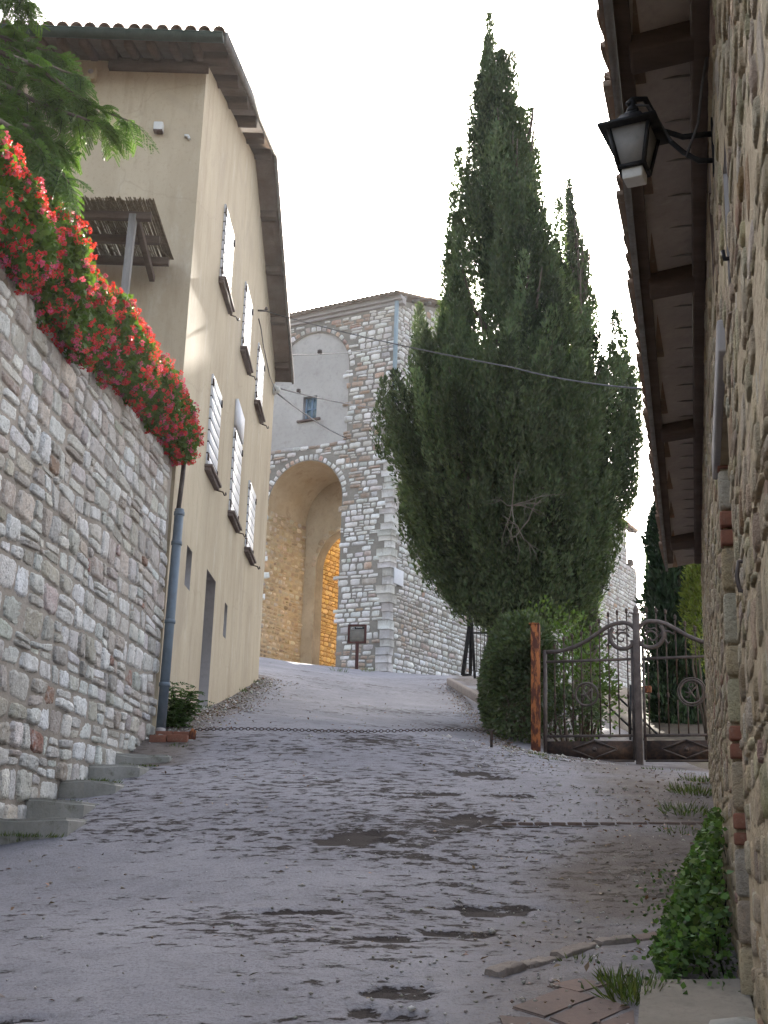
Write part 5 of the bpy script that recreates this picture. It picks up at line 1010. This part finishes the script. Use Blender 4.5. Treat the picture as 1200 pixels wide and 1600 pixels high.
base_at(rhouse, tuple(rw(6, -1.0, -1)))

# lantern on its bracket
lamp = thing('street_lantern', 'black four sided street lantern hanging from an iron bracket under the right eave', 'lantern')
LP = atY(990, 222, 4.2); LROT = np.array(Matrix.Rotation(R(-26), 3, 'Z')); K = 0.00218
def frust(mb, z0, h0, z1, h1, cap=True):
    v = [[sx * h0, sy * h0, z0] for sx, sy in ((-1, -1), (1, -1), (1, 1), (-1, 1))] + [[sx * h1, sy * h1, z1] for sx, sy in ((-1, -1), (1, -1), (1, 1), (-1, 1))]
    mb.add(np.array(v) @ LROT.T + LP, [(0, 1, 5, 4), (1, 2, 6, 5), (2, 3, 7, 6), (3, 0, 4, 7)] + ([(3, 2, 1, 0), (4, 5, 6, 7)] if cap else []))
mb = MB(); frust(mb, -0.105, 0.040, 0.035, 0.068); glass = mb.build('glass', M['frost'], lamp)
mb = MB()
for sx, sy in ((-1, -1), (1, -1), (1, 1), (-1, 1)):
    a = LROT @ np.array([sx * .042, sy * .042, -0.115]) + LP; b_ = LROT @ np.array([sx * .071, sy * .071, 0.04]) + LP; mb.bar(a, b_, 0.012, 0.012)
for h, z in ((0.043, -0.112),):
    for i in range(4):
        c = [(-1, -1), (1, -1), (1, 1), (-1, 1)]; a, b_ = c[i], c[(i + 1) % 4]; mb.bar(LROT @ np.array([a[0] * h, a[1] * h, z]) + LP, LROT @ np.array([b_[0] * h, b_[1] * h, z]) + LP, 0.013, 0.013)
mb.build('cage', M['black'], lamp)
mb = MB(); frust(mb, 0.028, 0.100, 0.040, 0.100); frust(mb, 0.040, 0.098, 0.052, 0.060); frust(mb, 0.052, 0.058, 0.095, 0.034); frust(mb, 0.095, 0.03, 0.115, 0.018); mb.lathe(LP + [0, 0, .115], [(0.018, 0), (0.022, .012), (0.01, .03), (0.014, .045), (0, .06)], 10); mb.build('hood', M['black'], lamp)
mb = MB(); frust(mb, -0.155, 0.034, -0.116, 0.036); mb.build('bulb_cover', M['white'], lamp, bevel=0.004)
LS = 1.13
for o in lamp.children: o.scale = (LS, LS, LS); o.location = Vector(LP) * (1 - LS)
wq = rw(4.28, LP[2] + 0.10, 0.0); hp = LP + np.array([0, 0, 0.165])
mb = MB(); mb.tube([wq, wq + RN * .12 + UZ * .0, wq + RN * 0.2 + UZ * .04, hp + [0.05, 0, .03], hp + [0, 0, .025], hp + [-.02, 0, 0.0]], 0.012, 8)
mb.tube([wq - UZ * .12, wq - UZ * .115 + RN * .06, wq - UZ * .07 + RN * .12, wq + UZ * .01 + RN * .19, wq + UZ * .04 + RN * .2], 0.011, 8)
mb.box(wq - UZ * .06, (0.05, 0.02, 0.24), RROT); mb.build('bracket', M['black'], lamp, True)
mb = MB(); mb.tube([rw(4.1, 3.0, .02), rw(4.12, 2.9, .04), rw(4.2, 2.78, .06), wq - UZ * .09 + RN * .11, wq - UZ * .02 + RN * .16, hp + [0.06, 0, 0], hp], 0.006, 6); mb.build('lamp_cable', M['cable'], lamp, True)
base_at(lamp, tuple(wq))

# ------------------------------------------------------------------ overhead cables
def cable(pts, r, label, sag=0.0, extra=None):
    P = [np.asarray(p, float) for p in pts]; out = []
    for a, b_ in zip(P[:-1], P[1:]):
        for q in np.linspace(0, 1, 14, endpoint=False): out.append(a + (b_ - a) * q - UZ * sag * 4 * q * (1 - q))
    out.append(P[-1]); root = thing('overhead_cable', label, 'cable', 'cables over the street'); mb = MB(); mb.tube(out, r, 6); mb.build('wire', M['cable'], root, True)
    if extra:
        mb = MB(); extra(mb); mb.build('fitting', M['iron_grey'], root, True)
    base_at(root, tuple(P[0]))
pA = gp(21.68, 9.88, 0.0)
endA = atY(1040, 609, 12.9)
cable([pA + GN * .12, atY(800, 574, 15.2), endA], 0.011, 'longest overhead cable, crossing in front of the huge cypress', 0.06, lambda m: (m.tube([pA - GN * .02, pA + GN * .08, pA + GN * .14], 0.02, 6), m.lathe(pA + GN * .16, [(0.02, 0), (0.035, .03), (0.02, .07)], 8), m.tube([endA, endA + [0.1, 0, 0], endA + [0.12, .05, -1.6]], 0.02, 6)))
cb0, cb1 = atY(436, 555, 26.2), tp(0.05, -0.16, 19.55)
cable([cb0, cb1], 0.022, 'upper overhead cable reaching the pale pipe on the tower corner', 0.1, lambda m: m.lathe(cb0 + (cb1 - cb0) * .24 - UZ * .06, [(0.02, 0), (0.07, .02), (0.07, .1), (0.02, .12)], 8))
cc0, cc1 = atY(423, 603, 26.0), tp(0.2, -0.15, 16.85)
cable([cc0, cc1], 0.02, 'lower overhead cable running past the tower window towards the cypress', 0.1, lambda m: m.lathe(cc0 + (cc1 - cc0) * .15 - UZ * .05, [(0.02, 0), (0.06, .02), (0.06, .1), (0.02, .12)], 8))
cable([gp(25.1, 9.5, .06), tp(2.15, -0.05, 15.9)], 0.018, 'thin cable slanting down across the grey plaster under the tower window', 0.1)

# ------------------------------------------------------------------ geraniums over the wall
def geranium(s0, s1, z_top, z_bot, bulge, label, seed, n_leaf, n_fl):
    rg = np.random.default_rng(seed); root = thing('geranium', label, 'flower box', 'geranium boxes on the retaining wall'); L = s1 - s0
    mb = MB(); mb.box(lw((s0 + s1) / 2, LWTOP + 0.16, -0.16), (0.24, L * 0.86, 0.2), np.stack([LWN, -LWD, UZ], 1)); mb.build('planter_box', M['pot'], root, bevel=0.012)
    def pt(n, shell):
        u = rg.random(n); a = rg.uniform(-0.25, np.pi * 1.02, n)                                    # angle round the hanging cushion: 0 = hanging foot, pi = back top
        lumps = 0.58 + 0.78 * fbm(u * L * 2.2 + seed, a * 1.5, seed, 3); end = np.clip(np.minimum(u, 1 - u) * L / 0.35, 0.35, 1) ** 0.5
        r = (shell + (1 - shell) * rg.random(n)) * lumps * end
        zc = (z_top + z_bot) / 2 + (0.0); hz = (z_top - z_bot) / 2
        off = 0.02 + bulge * np.sin(np.clip(a, 0.0, np.pi)) * r + 0.0; zz = zc - hz * np.cos(a) * r
        back = a > 2.2; off = np.where(back, off - (a - 2.2) * 0.32, off)
        P = LW0 + LWD * (s0 + u * L)[:, None] + LWN * off[:, None] + UZ * zz[:, None]
        Nn = unit(LWN * np.sin(np.clip(a, 0, np.pi))[:, None] - UZ * np.cos(a)[:, None] + rg.normal(0, .15, (n, 3))); return P, Nn
    P, Nn = pt(n_leaf, 0.55); mb = MB(); T = tints(n_leaf, rg, 0.22)
    leaf_quads(mb, P, unit(Nn * .4 + rg.normal(0, .7, P.shape) - UZ * .15), rg.uniform(.04, .075, n_leaf), rg.uniform(.045, .075, n_leaf), rg, T, 0.12); mb.build('foliage', M['geranium'], root)
    mb = MB(); st = pt(60, 0.5)[0]
    for p in st: mb.tube([lw(np.clip((LW0 - p) @ -LWD, s0 + .1, s1 - .1), LWTOP + .2, -.1), p * .5 + lw((LW0 - p) @ -LWD, LWTOP + .28, .1) * .5, p], [0.008, 0.006, 0.003], 4, cap=False)
    mb.build('stems', M['weed'], root)
    P, Nn = pt(n_fl, 0.97); mb = MB(); m = 22
    P = P + Nn * rg.uniform(0.0, 0.06, (n_fl, 1)); size = rg.uniform(0.016, 0.038, n_fl)
    d = unit(rg.normal(0, 1, (n_fl, m, 3)) + Nn[:, None] * 0.5); C_ = P[:, None] + d * size[:, None, None] * rg.uniform(.5, 1, (n_fl, m, 1)); D = unit(np.cross(d, rg.normal(0, 1, d.shape)) + d * .3)
    hue = np.where(rg.random(n_fl) < 0.25, 1, 0)[:, None] * np.array([0.0, 1.2, 3.2]) + 1; tt = np.repeat(hue * np.clip(1 + rg.normal(0, .15, (n_fl, 1)), .5, 1.4), m, 0)
    leaf_quads(mb, C_.reshape(-1, 3), D.reshape(-1, 3), 0.022, 0.019, rg, tt, 0.1); mb.build('blossoms', M['petal'], root); base_at(root, tuple(lw((s0 + s1) / 2, LWTOP, -0.15))); return root
geranium(-0.3, 2.3, 5.33, 4.50, 0.30, 'red geranium cascade at the far end of the wall, next to the drainpipe', 81, 8500, 380)
geranium(2.1, 4.0, 5.30, 4.36, 0.32, 'red geranium cascade hanging right under the reed pergola', 82, 7500, 290)
geranium(3.8, 5.55, 5.20, 4.10, 0.33, 'red geranium cushion left of the pergola post, the middle of the row', 83, 7500, 260)
geranium(5.4, 7.4, 5.02, 4.16, 0.28, 'red geranium cascade at the left edge under the silk tree branches', 84, 7500, 280)

# ------------------------------------------------------------------ silk tree overhanging from the left
silk = thing('silk_tree', 'feathery silk tree leaning in over the geraniums at upper left', 'tree'); rg = np.random.default_rng(91)
def frond_template(npin=6, nl=15, L=0.19):
    P, D, Ls = [], [], []
    for i in range(npin):
        q = (i + 1) / npin; y = L * q; pl = 0.13 * (1 - 0.35 * abs(q - .55) * 2)
        for sd in (-1, 1):
            pd = unit(np.array([sd * 0.9, 0.55, -0.12]));
            for k in range(nl):
                u = (k + 1) / nl; c = np.array([0, y, 0]) + pd * pl * u; perp = unit(np.cross(pd, [0, 0, 1.0]))
                for s2 in (-1, 1): P.append(c); D.append(unit(pd * 0.55 + perp * s2 + np.array([0, 0, -.1]))); Ls.append(0.023 * (1 - 0.4 * u * u))
    return np.array(P), np.array(D), np.array(Ls)
FP, FD, FL = frond_template(); crown = MB(); stems = MB()
def frond(o, d, up, sc):
    d = unit(d); x = unit(np.cross(d, up)); z = np.cross(x, d); B = np.stack([x, d, z], 1); n = len(FP)
    P = FP * sc; droop = -1.1 * (P[:, 1] ** 2) / (sc * 0.35); P = P @ B.T; P = o + P + UZ * droop[:, None]; D = FD @ B.T
    leaf_quads(crown, P, D, FL * sc * 1.15, 0.0115 * sc, rg, np.clip(rg.normal(1, .18), .6, 1.5) * tints(n, rg, .1), 0.0, roll=np.repeat([z], n, 0) + rg.normal(0, .25, (n, 3)))
    stems.tube([o + d * q * sc - UZ * 1.1 * q * q * sc / .35 for q in (0, .06, .12, .17)], 0.0025, 4, cap=False)
branches = [([(-150, 90), (0, 130), (70, 165), (130, 185), (175, 200)], 9.8, 22), ([(-140, 170), (0, 190), (50, 220), (85, 255), (108, 285)], 9.2, 16), ([(-140, 150), (0, 180), (50, 200), (85, 225)], 9.4, 22), ([(-150, 10), (-20, 60), (50, 90), (95, 110), (130, 120)], 10.3, 20), ([(-160, 20), (-30, 70), (60, 105), (120, 150), (165, 175), (205, 190)], 10.2, 26), ([(-160, 110), (-20, 150), (30, 190), (70, 235), (98, 270)], 9.6, 26), ([(-160, -30), (-20, 50), (60, 75), (100, 90)], 10.6, 30), ([(-150, 60), (-40, 120), (20, 165), (60, 205), (95, 235)], 9.9, 30), ([(-140, -70), (-30, -30), (10, -10), (45, 5)], 10.4, 22), ([(-160, 90), (-60, 130), (0, 150), (40, 170)], 10.8, 26), ([(-160, 40), (-40, 85), (20, 110), (70, 130), (100, 160)], 10.0, 26)]
hub = np.array([-4.6, 9.2, 6.2])
br = MB()
for pts, Y, nf in branches:
    W3 = [atY(px, py, Y + rg.uniform(-.15, .15)) for px, py in pts]; br.tube([hub + rg.normal(0, .1, 3), hub * .5 + W3[0] * .5 + UZ * .15] + W3, np.linspace(0.05, 0.006, len(W3) + 2), 6)
    seg = np.array(W3)
    nf = int(nf * 1.75)
    for k in range(nf):
        q = (0.15 + 0.85 * (k + rg.random()) / nf) * (len(seg) - 1); i = min(int(q), len(seg) - 2); p = seg[i] + (seg[i + 1] - seg[i]) * (q - i); dr = unit(seg[i + 1] - seg[i])
        sd = 1 if k % 2 else -1; d = dr * rg.uniform(-.2, 1.0) + sd * unit(np.cross(dr, UZ)) * rg.uniform(.1, 1.0) + UZ * rg.uniform(-1.0, .35) + rg.normal(0, .25, 3)
        frond(p, d, UZ + rg.normal(0, .45, 3), rg.uniform(.7, 1.25))
    frond(seg[-1], unit(seg[-1] - seg[-2]) - UZ * .3, UZ, 0.9)
crown.build('crown', M['silk'], silk); stems.build('leaf_stalks', M['silk'], silk)
br.tube([(-4.7, 9.0, LWTOP - 0.15), (-4.68, 9.05, 5.3), hub], [0.13, 0.11, 0.08], 10); br.build('trunk', M['bark'], silk, True); base_at(silk, (-4.7, 9.0, LWTOP - 0.15))

# ------------------------------------------------------------------ small plants, slabs, litter
def weed_plant(name, label, base, h, nst, seed, mat, spread=0.35, leafL=0.11, cat='plant', npair=9):
    rg = np.random.default_rng(seed); root = thing(name, label, cat); base = np.asarray(base, float); mb = MB(); st = MB()
    for k in range(nst):
        a = rg.uniform(0, 6.28); hh = h * rg.uniform(.35, 1.0); lean = spread * rg.uniform(.2, 1); d = np.array([math.cos(a), math.sin(a) * .6, 0]); p0 = base + d * 0.06 * rg.random(); P = [p0, p0 + d * lean * .3 + UZ * hh * .5, p0 + d * lean + UZ * hh]; st.tube(P, [0.008, 0.006, 0.002], 5)
        for i in range(npair):
            q = (i + 1) / npair; pp = p0 + d * lean * q ** 1.5 + UZ * hh * q
            for s_ in range(3):
                b2 = rg.uniform(0, 6.28); ld = unit(np.array([math.cos(b2), math.sin(b2), rg.uniform(-.1, .45)]))
                n = 7; tt = np.linspace(.1, 1, n); L = leafL * rg.uniform(1.2, 2.2)
                for sd in (-1, 1):
                    PP = pp + ld * (tt * L)[:, None] - UZ * (0.25 * L * tt ** 2)[:, None]; sv = unit(np.cross(ld, UZ)) * sd
                    leaf_quads(mb, PP, np.repeat([ld * .6 + sv - UZ * .25], n, 0) + rg.normal(0, .1, (n, 3)), leafL * .55, leafL * .2, rg, tints(n, rg, .15) * rg.uniform(.8, 1.2), 0.1)
    mb.build('leaves', mat, root); st.build('stems', mat, root, True); base_at(root, tuple(base)); return root
wb = atY(275, 1130, 15.2); wb[2] = gz(wb[0], wb[1])
weed_plant('weed_bush', 'leafy green weed with narrow leaflets growing at the foot of the ochre house', wb, 0.55, 16, 101, M['weed'], 0.30, 0.085)

rg = np.random.default_rng(111); root = thing('weed_patch', 'dense broad leaved weeds climbing at the foot of the right stone wall', 'plants'); mb = MB(); n = 5800
py = 5.6 + 3.2 * rg.random(n) ** 1.1; w = np.where(py < 5.9, 0.36, 0.36) * np.clip((8.7 - py) / 2.0, 0.25, 1) * (0.7 + 0.6 * fbm(py * 2, py * 0 + 3, 5, 2)); u = rg.random(n) ** 0.8; off = 0.03 + w * u
hmax = (0.62 * np.clip((py - 5.3) / 0.9, 0.35, 1) * np.clip((8.8 - py) / 1.6, .3, 1)) * (1 - u ** 1.6) + 0.05; base = np.array([gz(RA + RB * a - o, a) for a, o in zip(py, off)]).astype(float)
zz = base + hmax * rg.random(n) ** 0.35
P = np.stack([RA + RB * py, py, zz], 1) + RN * off[:, None]; D = unit(RN * 0.7 + UZ * rg.uniform(-.5, .3, (n, 1)) + rg.normal(0, .55, (n, 3)))
leaf_quads(mb, P, D, rg.uniform(.026, .05, n), rg.uniform(.022, .040, n), rg, tints(n, rg, .4, .1), 0.18)
y2 = rg.uniform(5.3, 8.6, 700); o2 = np.abs(rg.normal(.18, .17, 700)); P2 = np.stack([RA + RB * y2, y2, y2 * 0], 1) + RN * o2[:, None]; P2[:, 2] = gz(P2[:, 0], P2[:, 1]) + rg.uniform(0, .06, 700)
leaf_quads(mb, P2, unit(rg.normal(0, 1, (700, 3)) + UZ * .3), rg.uniform(.02, .04, 700), rg.uniform(.018, .032, 700), rg, tints(700, rg, .3), 0.18); mb.build('leaves', M['ivy'], root)
mb = MB()
for k in range(60):
    i = rg.integers(n); a = P[i]; g = rw(a[1], base[i] - .02, off[i] * .7); mb.tube([g, (a + g) / 2 + rg.normal(0, .02, 3), a], [0.004, 0.003, 0.002], 4, cap=False)
mb.build('stems', M['weed'], root); base_at(root, tuple(rw(6.4, float(gz(1.6, 6.4)), .2)))

def tuft_at(mb, p, n, h, r, rg):
    a = rg.uniform(0, 6.28, n); rr = r * rg.random(n) ** .5; P = p + np.stack([rr * np.cos(a), rr * np.sin(a), np.zeros(n)], 1); P[:, 2] = gz(P[:, 0], P[:, 1]) - 0.01
    D = np.stack([np.cos(a) * .5, np.sin(a) * .5, np.ones(n)], 1) + rg.normal(0, .35, (n, 3)); leaf_quads(mb, P, D, h * rg.uniform(.4, 1.1, n), 0.006 + h * 0.02, rg, tints(n, rg, .25, .1), 0.1)
mb = MB(); rg = np.random.default_rng(121)
for px, py_, n, h, r in ((985, 1560, 160, 0.13, .10), (960, 1535, 60, .10, .08), (1010, 1540, 70, .08, .1), (900, 1500, 40, .05, .10), (1085, 1240, 220, .14, .22), (1070, 1270, 160, .12, .2), (1095, 1222, 120, .12, .18), (40, 1308, 150, .07, .16), (150, 1222, 70, .07, .10), (215, 1190, 60, .05, .1), (840, 1180, 70, .07, .1), (860, 1186, 60, .05, .12), (1050, 1205, 60, .06, .15), (1020, 1203, 60, .07, .12), (320, 1105, 40, .08, .1), (372, 1080, 70, .12, .14), (345, 1092, 50, .06, .2), (395, 1066, 60, .1, .2), (280, 1165, 40, .04, .1), (790, 1140, 50, .06, .2), (800, 1170, 40, .05, .12), (1060, 1300, 80, .07, .15), (770, 1120, 60, .1, .25), (530, 1050, 40, .25, .25), (575, 1050, 40, .25, .25)):
    tuft_at(mb, ongr(px, py_), n, h, r, rg)
for px, py_, D, n, h, rr_ in ((150, 1222, 11.7, 160, .06, .16), (30, 1306, 9.55, 160, .06, .2), (215, 1196, 12.9, 90, .04, .14), (250, 1188, 13.7, 80, .05, .12), (100, 1250, 10.9, 60, .03, .14)):
    c_ = atY(px, py_, D); a = rg.uniform(0, 6.28, n); q = rr_ * rg.random(n) ** .5; P = c_ + np.stack([q * np.cos(a) * 1.6, q * np.sin(a) * .5, np.zeros(n)], 1) - UZ * .01
    leaf_quads(mb, P, np.stack([np.cos(a) * .6, np.sin(a) * .6, np.ones(n)], 1) + rg.normal(0, .3, (n, 3)), h * rg.uniform(.4, 1, n), .008, rg, tints(n, rg, .25, .1), .1)
tag(mb.build('grass', M['grass']), 'grass tufts growing along the street edges', 'grass', kind='stuff')

# concrete slab, terracotta paving, kerb stones and drain line at lower right
def slab(name, pts, th, mat, label, cat, bev=0.012, group=None, dz=0.02):
    W3 = [ongr(*p) for p in pts]; bm = bmesh.new(); t = [bm.verts.new(p + UZ * dz) for p in W3]; b2 = [bm.verts.new(p - UZ * th) for p in W3]; bm.faces.new(t)
    for k in range(len(t)): bm.faces.new((t[k], b2[k], b2[(k + 1) % len(t)], t[(k + 1) % len(t)]))
    bmesh.ops.recalc_face_normals(bm, faces=bm.faces); bmesh.ops.bevel(bm, geom=[e for e in bm.edges if abs(e.verts[0].co.z - e.verts[1].co.z) < th * .8], offset=bev, segments=2, affect='EDGES')
    me = bpy.data.meshes.new(name); bm.to_mesh(me); bm.free(); me.materials.append(mat); o = bpy.data.objects.new(name, me); C.objects.link(o); return tag(o, label, cat, group)
slab('concrete_slab', [(1003, 1548), (1165, 1546), (1190, 1640), (996, 1640)], 0.15, M['slabstone'], 'plain worn concrete slab on the ground at the lower right corner', 'slab', .02, dz=0.05)
kp = [(765, 1524), (812, 1510), (868, 1497), (930, 1478), (992, 1470), (1052, 1457)]; rg = np.random.default_rng(131)
labs = ['leftmost, half buried grey stone of the slanting kerb line', 'second stone from the left in the slanting kerb line', 'brownish middle stone of the slanting kerb line', 'long raised stone next to the weeds in the slanting kerb line', 'reddish end stone of the slanting kerb line under the weeds']
for (a, b_), lab in zip(zip(kp[:-1], kp[1:]), labs):
    A3, B3 = ongr(*a), ongr(*b_); d = unit(B3 - A3); n = 9; A3 = A3 + d * .012; B3 = B3 - d * .012; w, hgt = rg.uniform(.05, .065), rg.uniform(.012, .035); sd = unit(np.cross(d, UZ)); P = []
    for k in range(n):
        c_ = A3 + (B3 - A3) * k / (n - 1); e = 0.75 if k in (0, n - 1) else 1.0
        P.append([c_ + sd * (w * e * x_ + rg.normal(0, .004)) + UZ * (z_ * e + rg.normal(0, .004)) for x_, z_ in ((-1.1, -.08), (-1, hgt * .7), (-.7, hgt), (0, hgt * 1.15), (.7, hgt), (1, hgt * .7), (1.1, -.08))])
    m_ = MB(); P = np.array(P); m_.grid(P, flip=True); m_.add(P[0], [tuple(range(7))]); m_.add(P[-1], [tuple(range(6, -1, -1))])
    tag(m_.build('kerb_stone', M['kerbstone'] if 'reddish' not in lab else M['terracotta'], None, True), lab, 'kerb stone', 'slanting kerb stones at lower right')
tp_ = [([(800, 1575), (880, 1545), (930, 1558), (850, 1590)], 'leftmost worn terracotta tile by the slab'), ([(858, 1592), (936, 1560), (985, 1574), (905, 1610)], 'terracotta tile touching the grass beside the slab'), ([(855, 1540), (905, 1530), (955, 1538), (905, 1552)], 'terracotta tile nearest the kerb stones'), ([(780, 1588), (842, 1592), (900, 1615), (800, 1640)], 'terracotta tile cut by the bottom of the picture, left of the others'), ([(910, 1612), (990, 1580), (994, 1640), (920, 1640)], 'terracotta tile cut by the bottom of the picture, next to the slab')]
for pts, lab in tp_: slab('terracotta_tile', pts, 0.05, M['terracotta'], lab, 'paving tile', .006, 'worn terracotta tiles beside the slab', dz=0.006)
drain = thing('drain_line', 'line of flush bricks crossing the ground before the gate', 'drain'); mb = MB(); q = np.linspace(0, 1, 13); a, b_ = ongr(795, 1288), ongr(1100, 1287); rg = np.random.default_rng(5)
for i, t in enumerate(q):
    p = a + (b_ - a) * t; p[2] = gz(p[0], p[1]) - 0.016; mb.box(p, (np.linalg.norm(b_ - a) / 13 - 0.012, 0.11, 0.06), np.array(Matrix.Rotation(rg.uniform(-.06, .06), 3, 'Z')))
mb.build('bricks', M['terracotta'], drain, bevel=0.008); mb = MB(); P = [a + (b_ - a) * t - [0, 0.09 + .02 * math.sin(t * 20), 0] for t in np.linspace(-.12, 1, 26)]; P = [np.array([p[0], p[1], gz(p[0], p[1]) + 0.000]) for p in P]; mb.tube(P, rg.uniform(.004, .011, 26), 5); mb.build('open_joint', M['soil'], drain); base_at(drain, tuple((a + b_) / 2))

# dry leaves and gravel
rg = np.random.default_rng(141); mb = MB()
def scatter(n, fx, fy):
    y = fy(n); x = fx(y, n); return np.stack([x, y, gz(x, y)], 1)
sets = [scatter(420, lambda y, n: RA + RB * y - np.abs(rg.normal(0.25, 0.55, n)), lambda n: rg.uniform(4.5, 14, n)), scatter(1300, lambda y, n: 1.95 - np.abs(rg.normal(0, .22, n)), lambda n: rg.uniform(16.5, 32, n)), scatter(900, lambda y, n: -2.5 + np.abs(rg.normal(0, .32, n)), lambda n: rg.uniform(14.8, 26, n)), scatter(300, lambda y, n: rg.uniform(-2.8, 2.4, n), lambda n: rg.uniform(5, 24, n))]
P = np.concatenate(sets); n = len(P); D = unit(np.concatenate([rg.normal(0, 1, (n, 2)), rg.uniform(-.05, .35, (n, 1))], 1))
leaf_quads(mb, P + UZ * 0.012, D, rg.uniform(.025, .06, n), rg.uniform(.015, .03, n), rg, tints(n, rg, .35, .15), 0.25, roll=np.repeat([UZ], n, 0) + rg.normal(0, .3, (n, 3))); tag(mb.build('leaf_litter', M['dryleaf']), 'dry brown leaves lying along the street edges', 'leaf litter', kind='stuff')
mb = MB(); sets = [scatter(900, lambda y, n: RA + RB * y - np.abs(rg.normal(.9, .6, n)), lambda n: rg.uniform(4.2, 12, n)), scatter(450, lambda y, n: rg.uniform(-2.8, 2.2, n), lambda n: 4.5 + 10 * rg.random(n) ** 1.6), scatter(900, lambda y, n: -2.55 + np.abs(rg.normal(0, .28, n)), lambda n: rg.uniform(14.6, 26, n)), scatter(500, lambda y, n: 1.2 + rg.normal(.6, .5, n), lambda n: rg.uniform(12.5, 16.6, n))]
P = np.concatenate(sets); n = len(P); sz = rg.uniform(.004, .014, n) * (1 + 1.2 * (rg.random(n) < .05)); sz *= np.where(P[:, 1] > 14, 1.7, 1.0)
oc = np.array([[1, 0, 0], [-1, 0, 0], [0, 1, 0], [0, -1, 0], [0, 0, .7], [0, 0, -.7]], float); V = P[:, None] + UZ * 0.006 + oc[None] * sz[:, None, None] * rg.uniform(.6, 1.3, (n, 6, 1))
of = np.array([[0, 2, 4], [2, 1, 4], [1, 3, 4], [3, 0, 4], [2, 0, 5], [1, 2, 5], [3, 1, 5], [0, 3, 5]]); mb.add(V.reshape(-1, 3), (of[None] + (np.arange(n) * 6)[:, None, None]).reshape(-1, 3), np.repeat(palette(n, [(.42, .4, .37), (.3, .28, .26), (.25, .17, .13), (.5, .49, .47)], [3, 4, 1, 2], rg), 6, 0)); tag(mb.build('gravel', M['stone_far']), 'small loose stones on the worn street', 'gravel', kind='stuff')

# ------------------------------------------------------------------ thin haze added to stand in for lens glare
hm = bpy.data.materials.new('glare_haze'); hm.use_nodes = True; hm.node_tree.nodes.clear()
hv = hm.node_tree.nodes.new('ShaderNodeVolumePrincipled'); hv.inputs['Density'].default_value = 0.0003; hv.inputs['Color'].default_value = (0.95, 0.96, 1.0, 1); hv.inputs['Anisotropy'].default_value = 0.45
ho = hm.node_tree.nodes.new('ShaderNodeOutputMaterial'); hm.node_tree.links.new(hv.outputs[0], ho.inputs['Volume'])
mb = MB(); mb.box((50, 350, 9.5), (1000, 1200, 29.0)); tag(mb.build('haze', hm), 'thin added haze imitating the glare around the low sun', 'haze', kind='stuff')
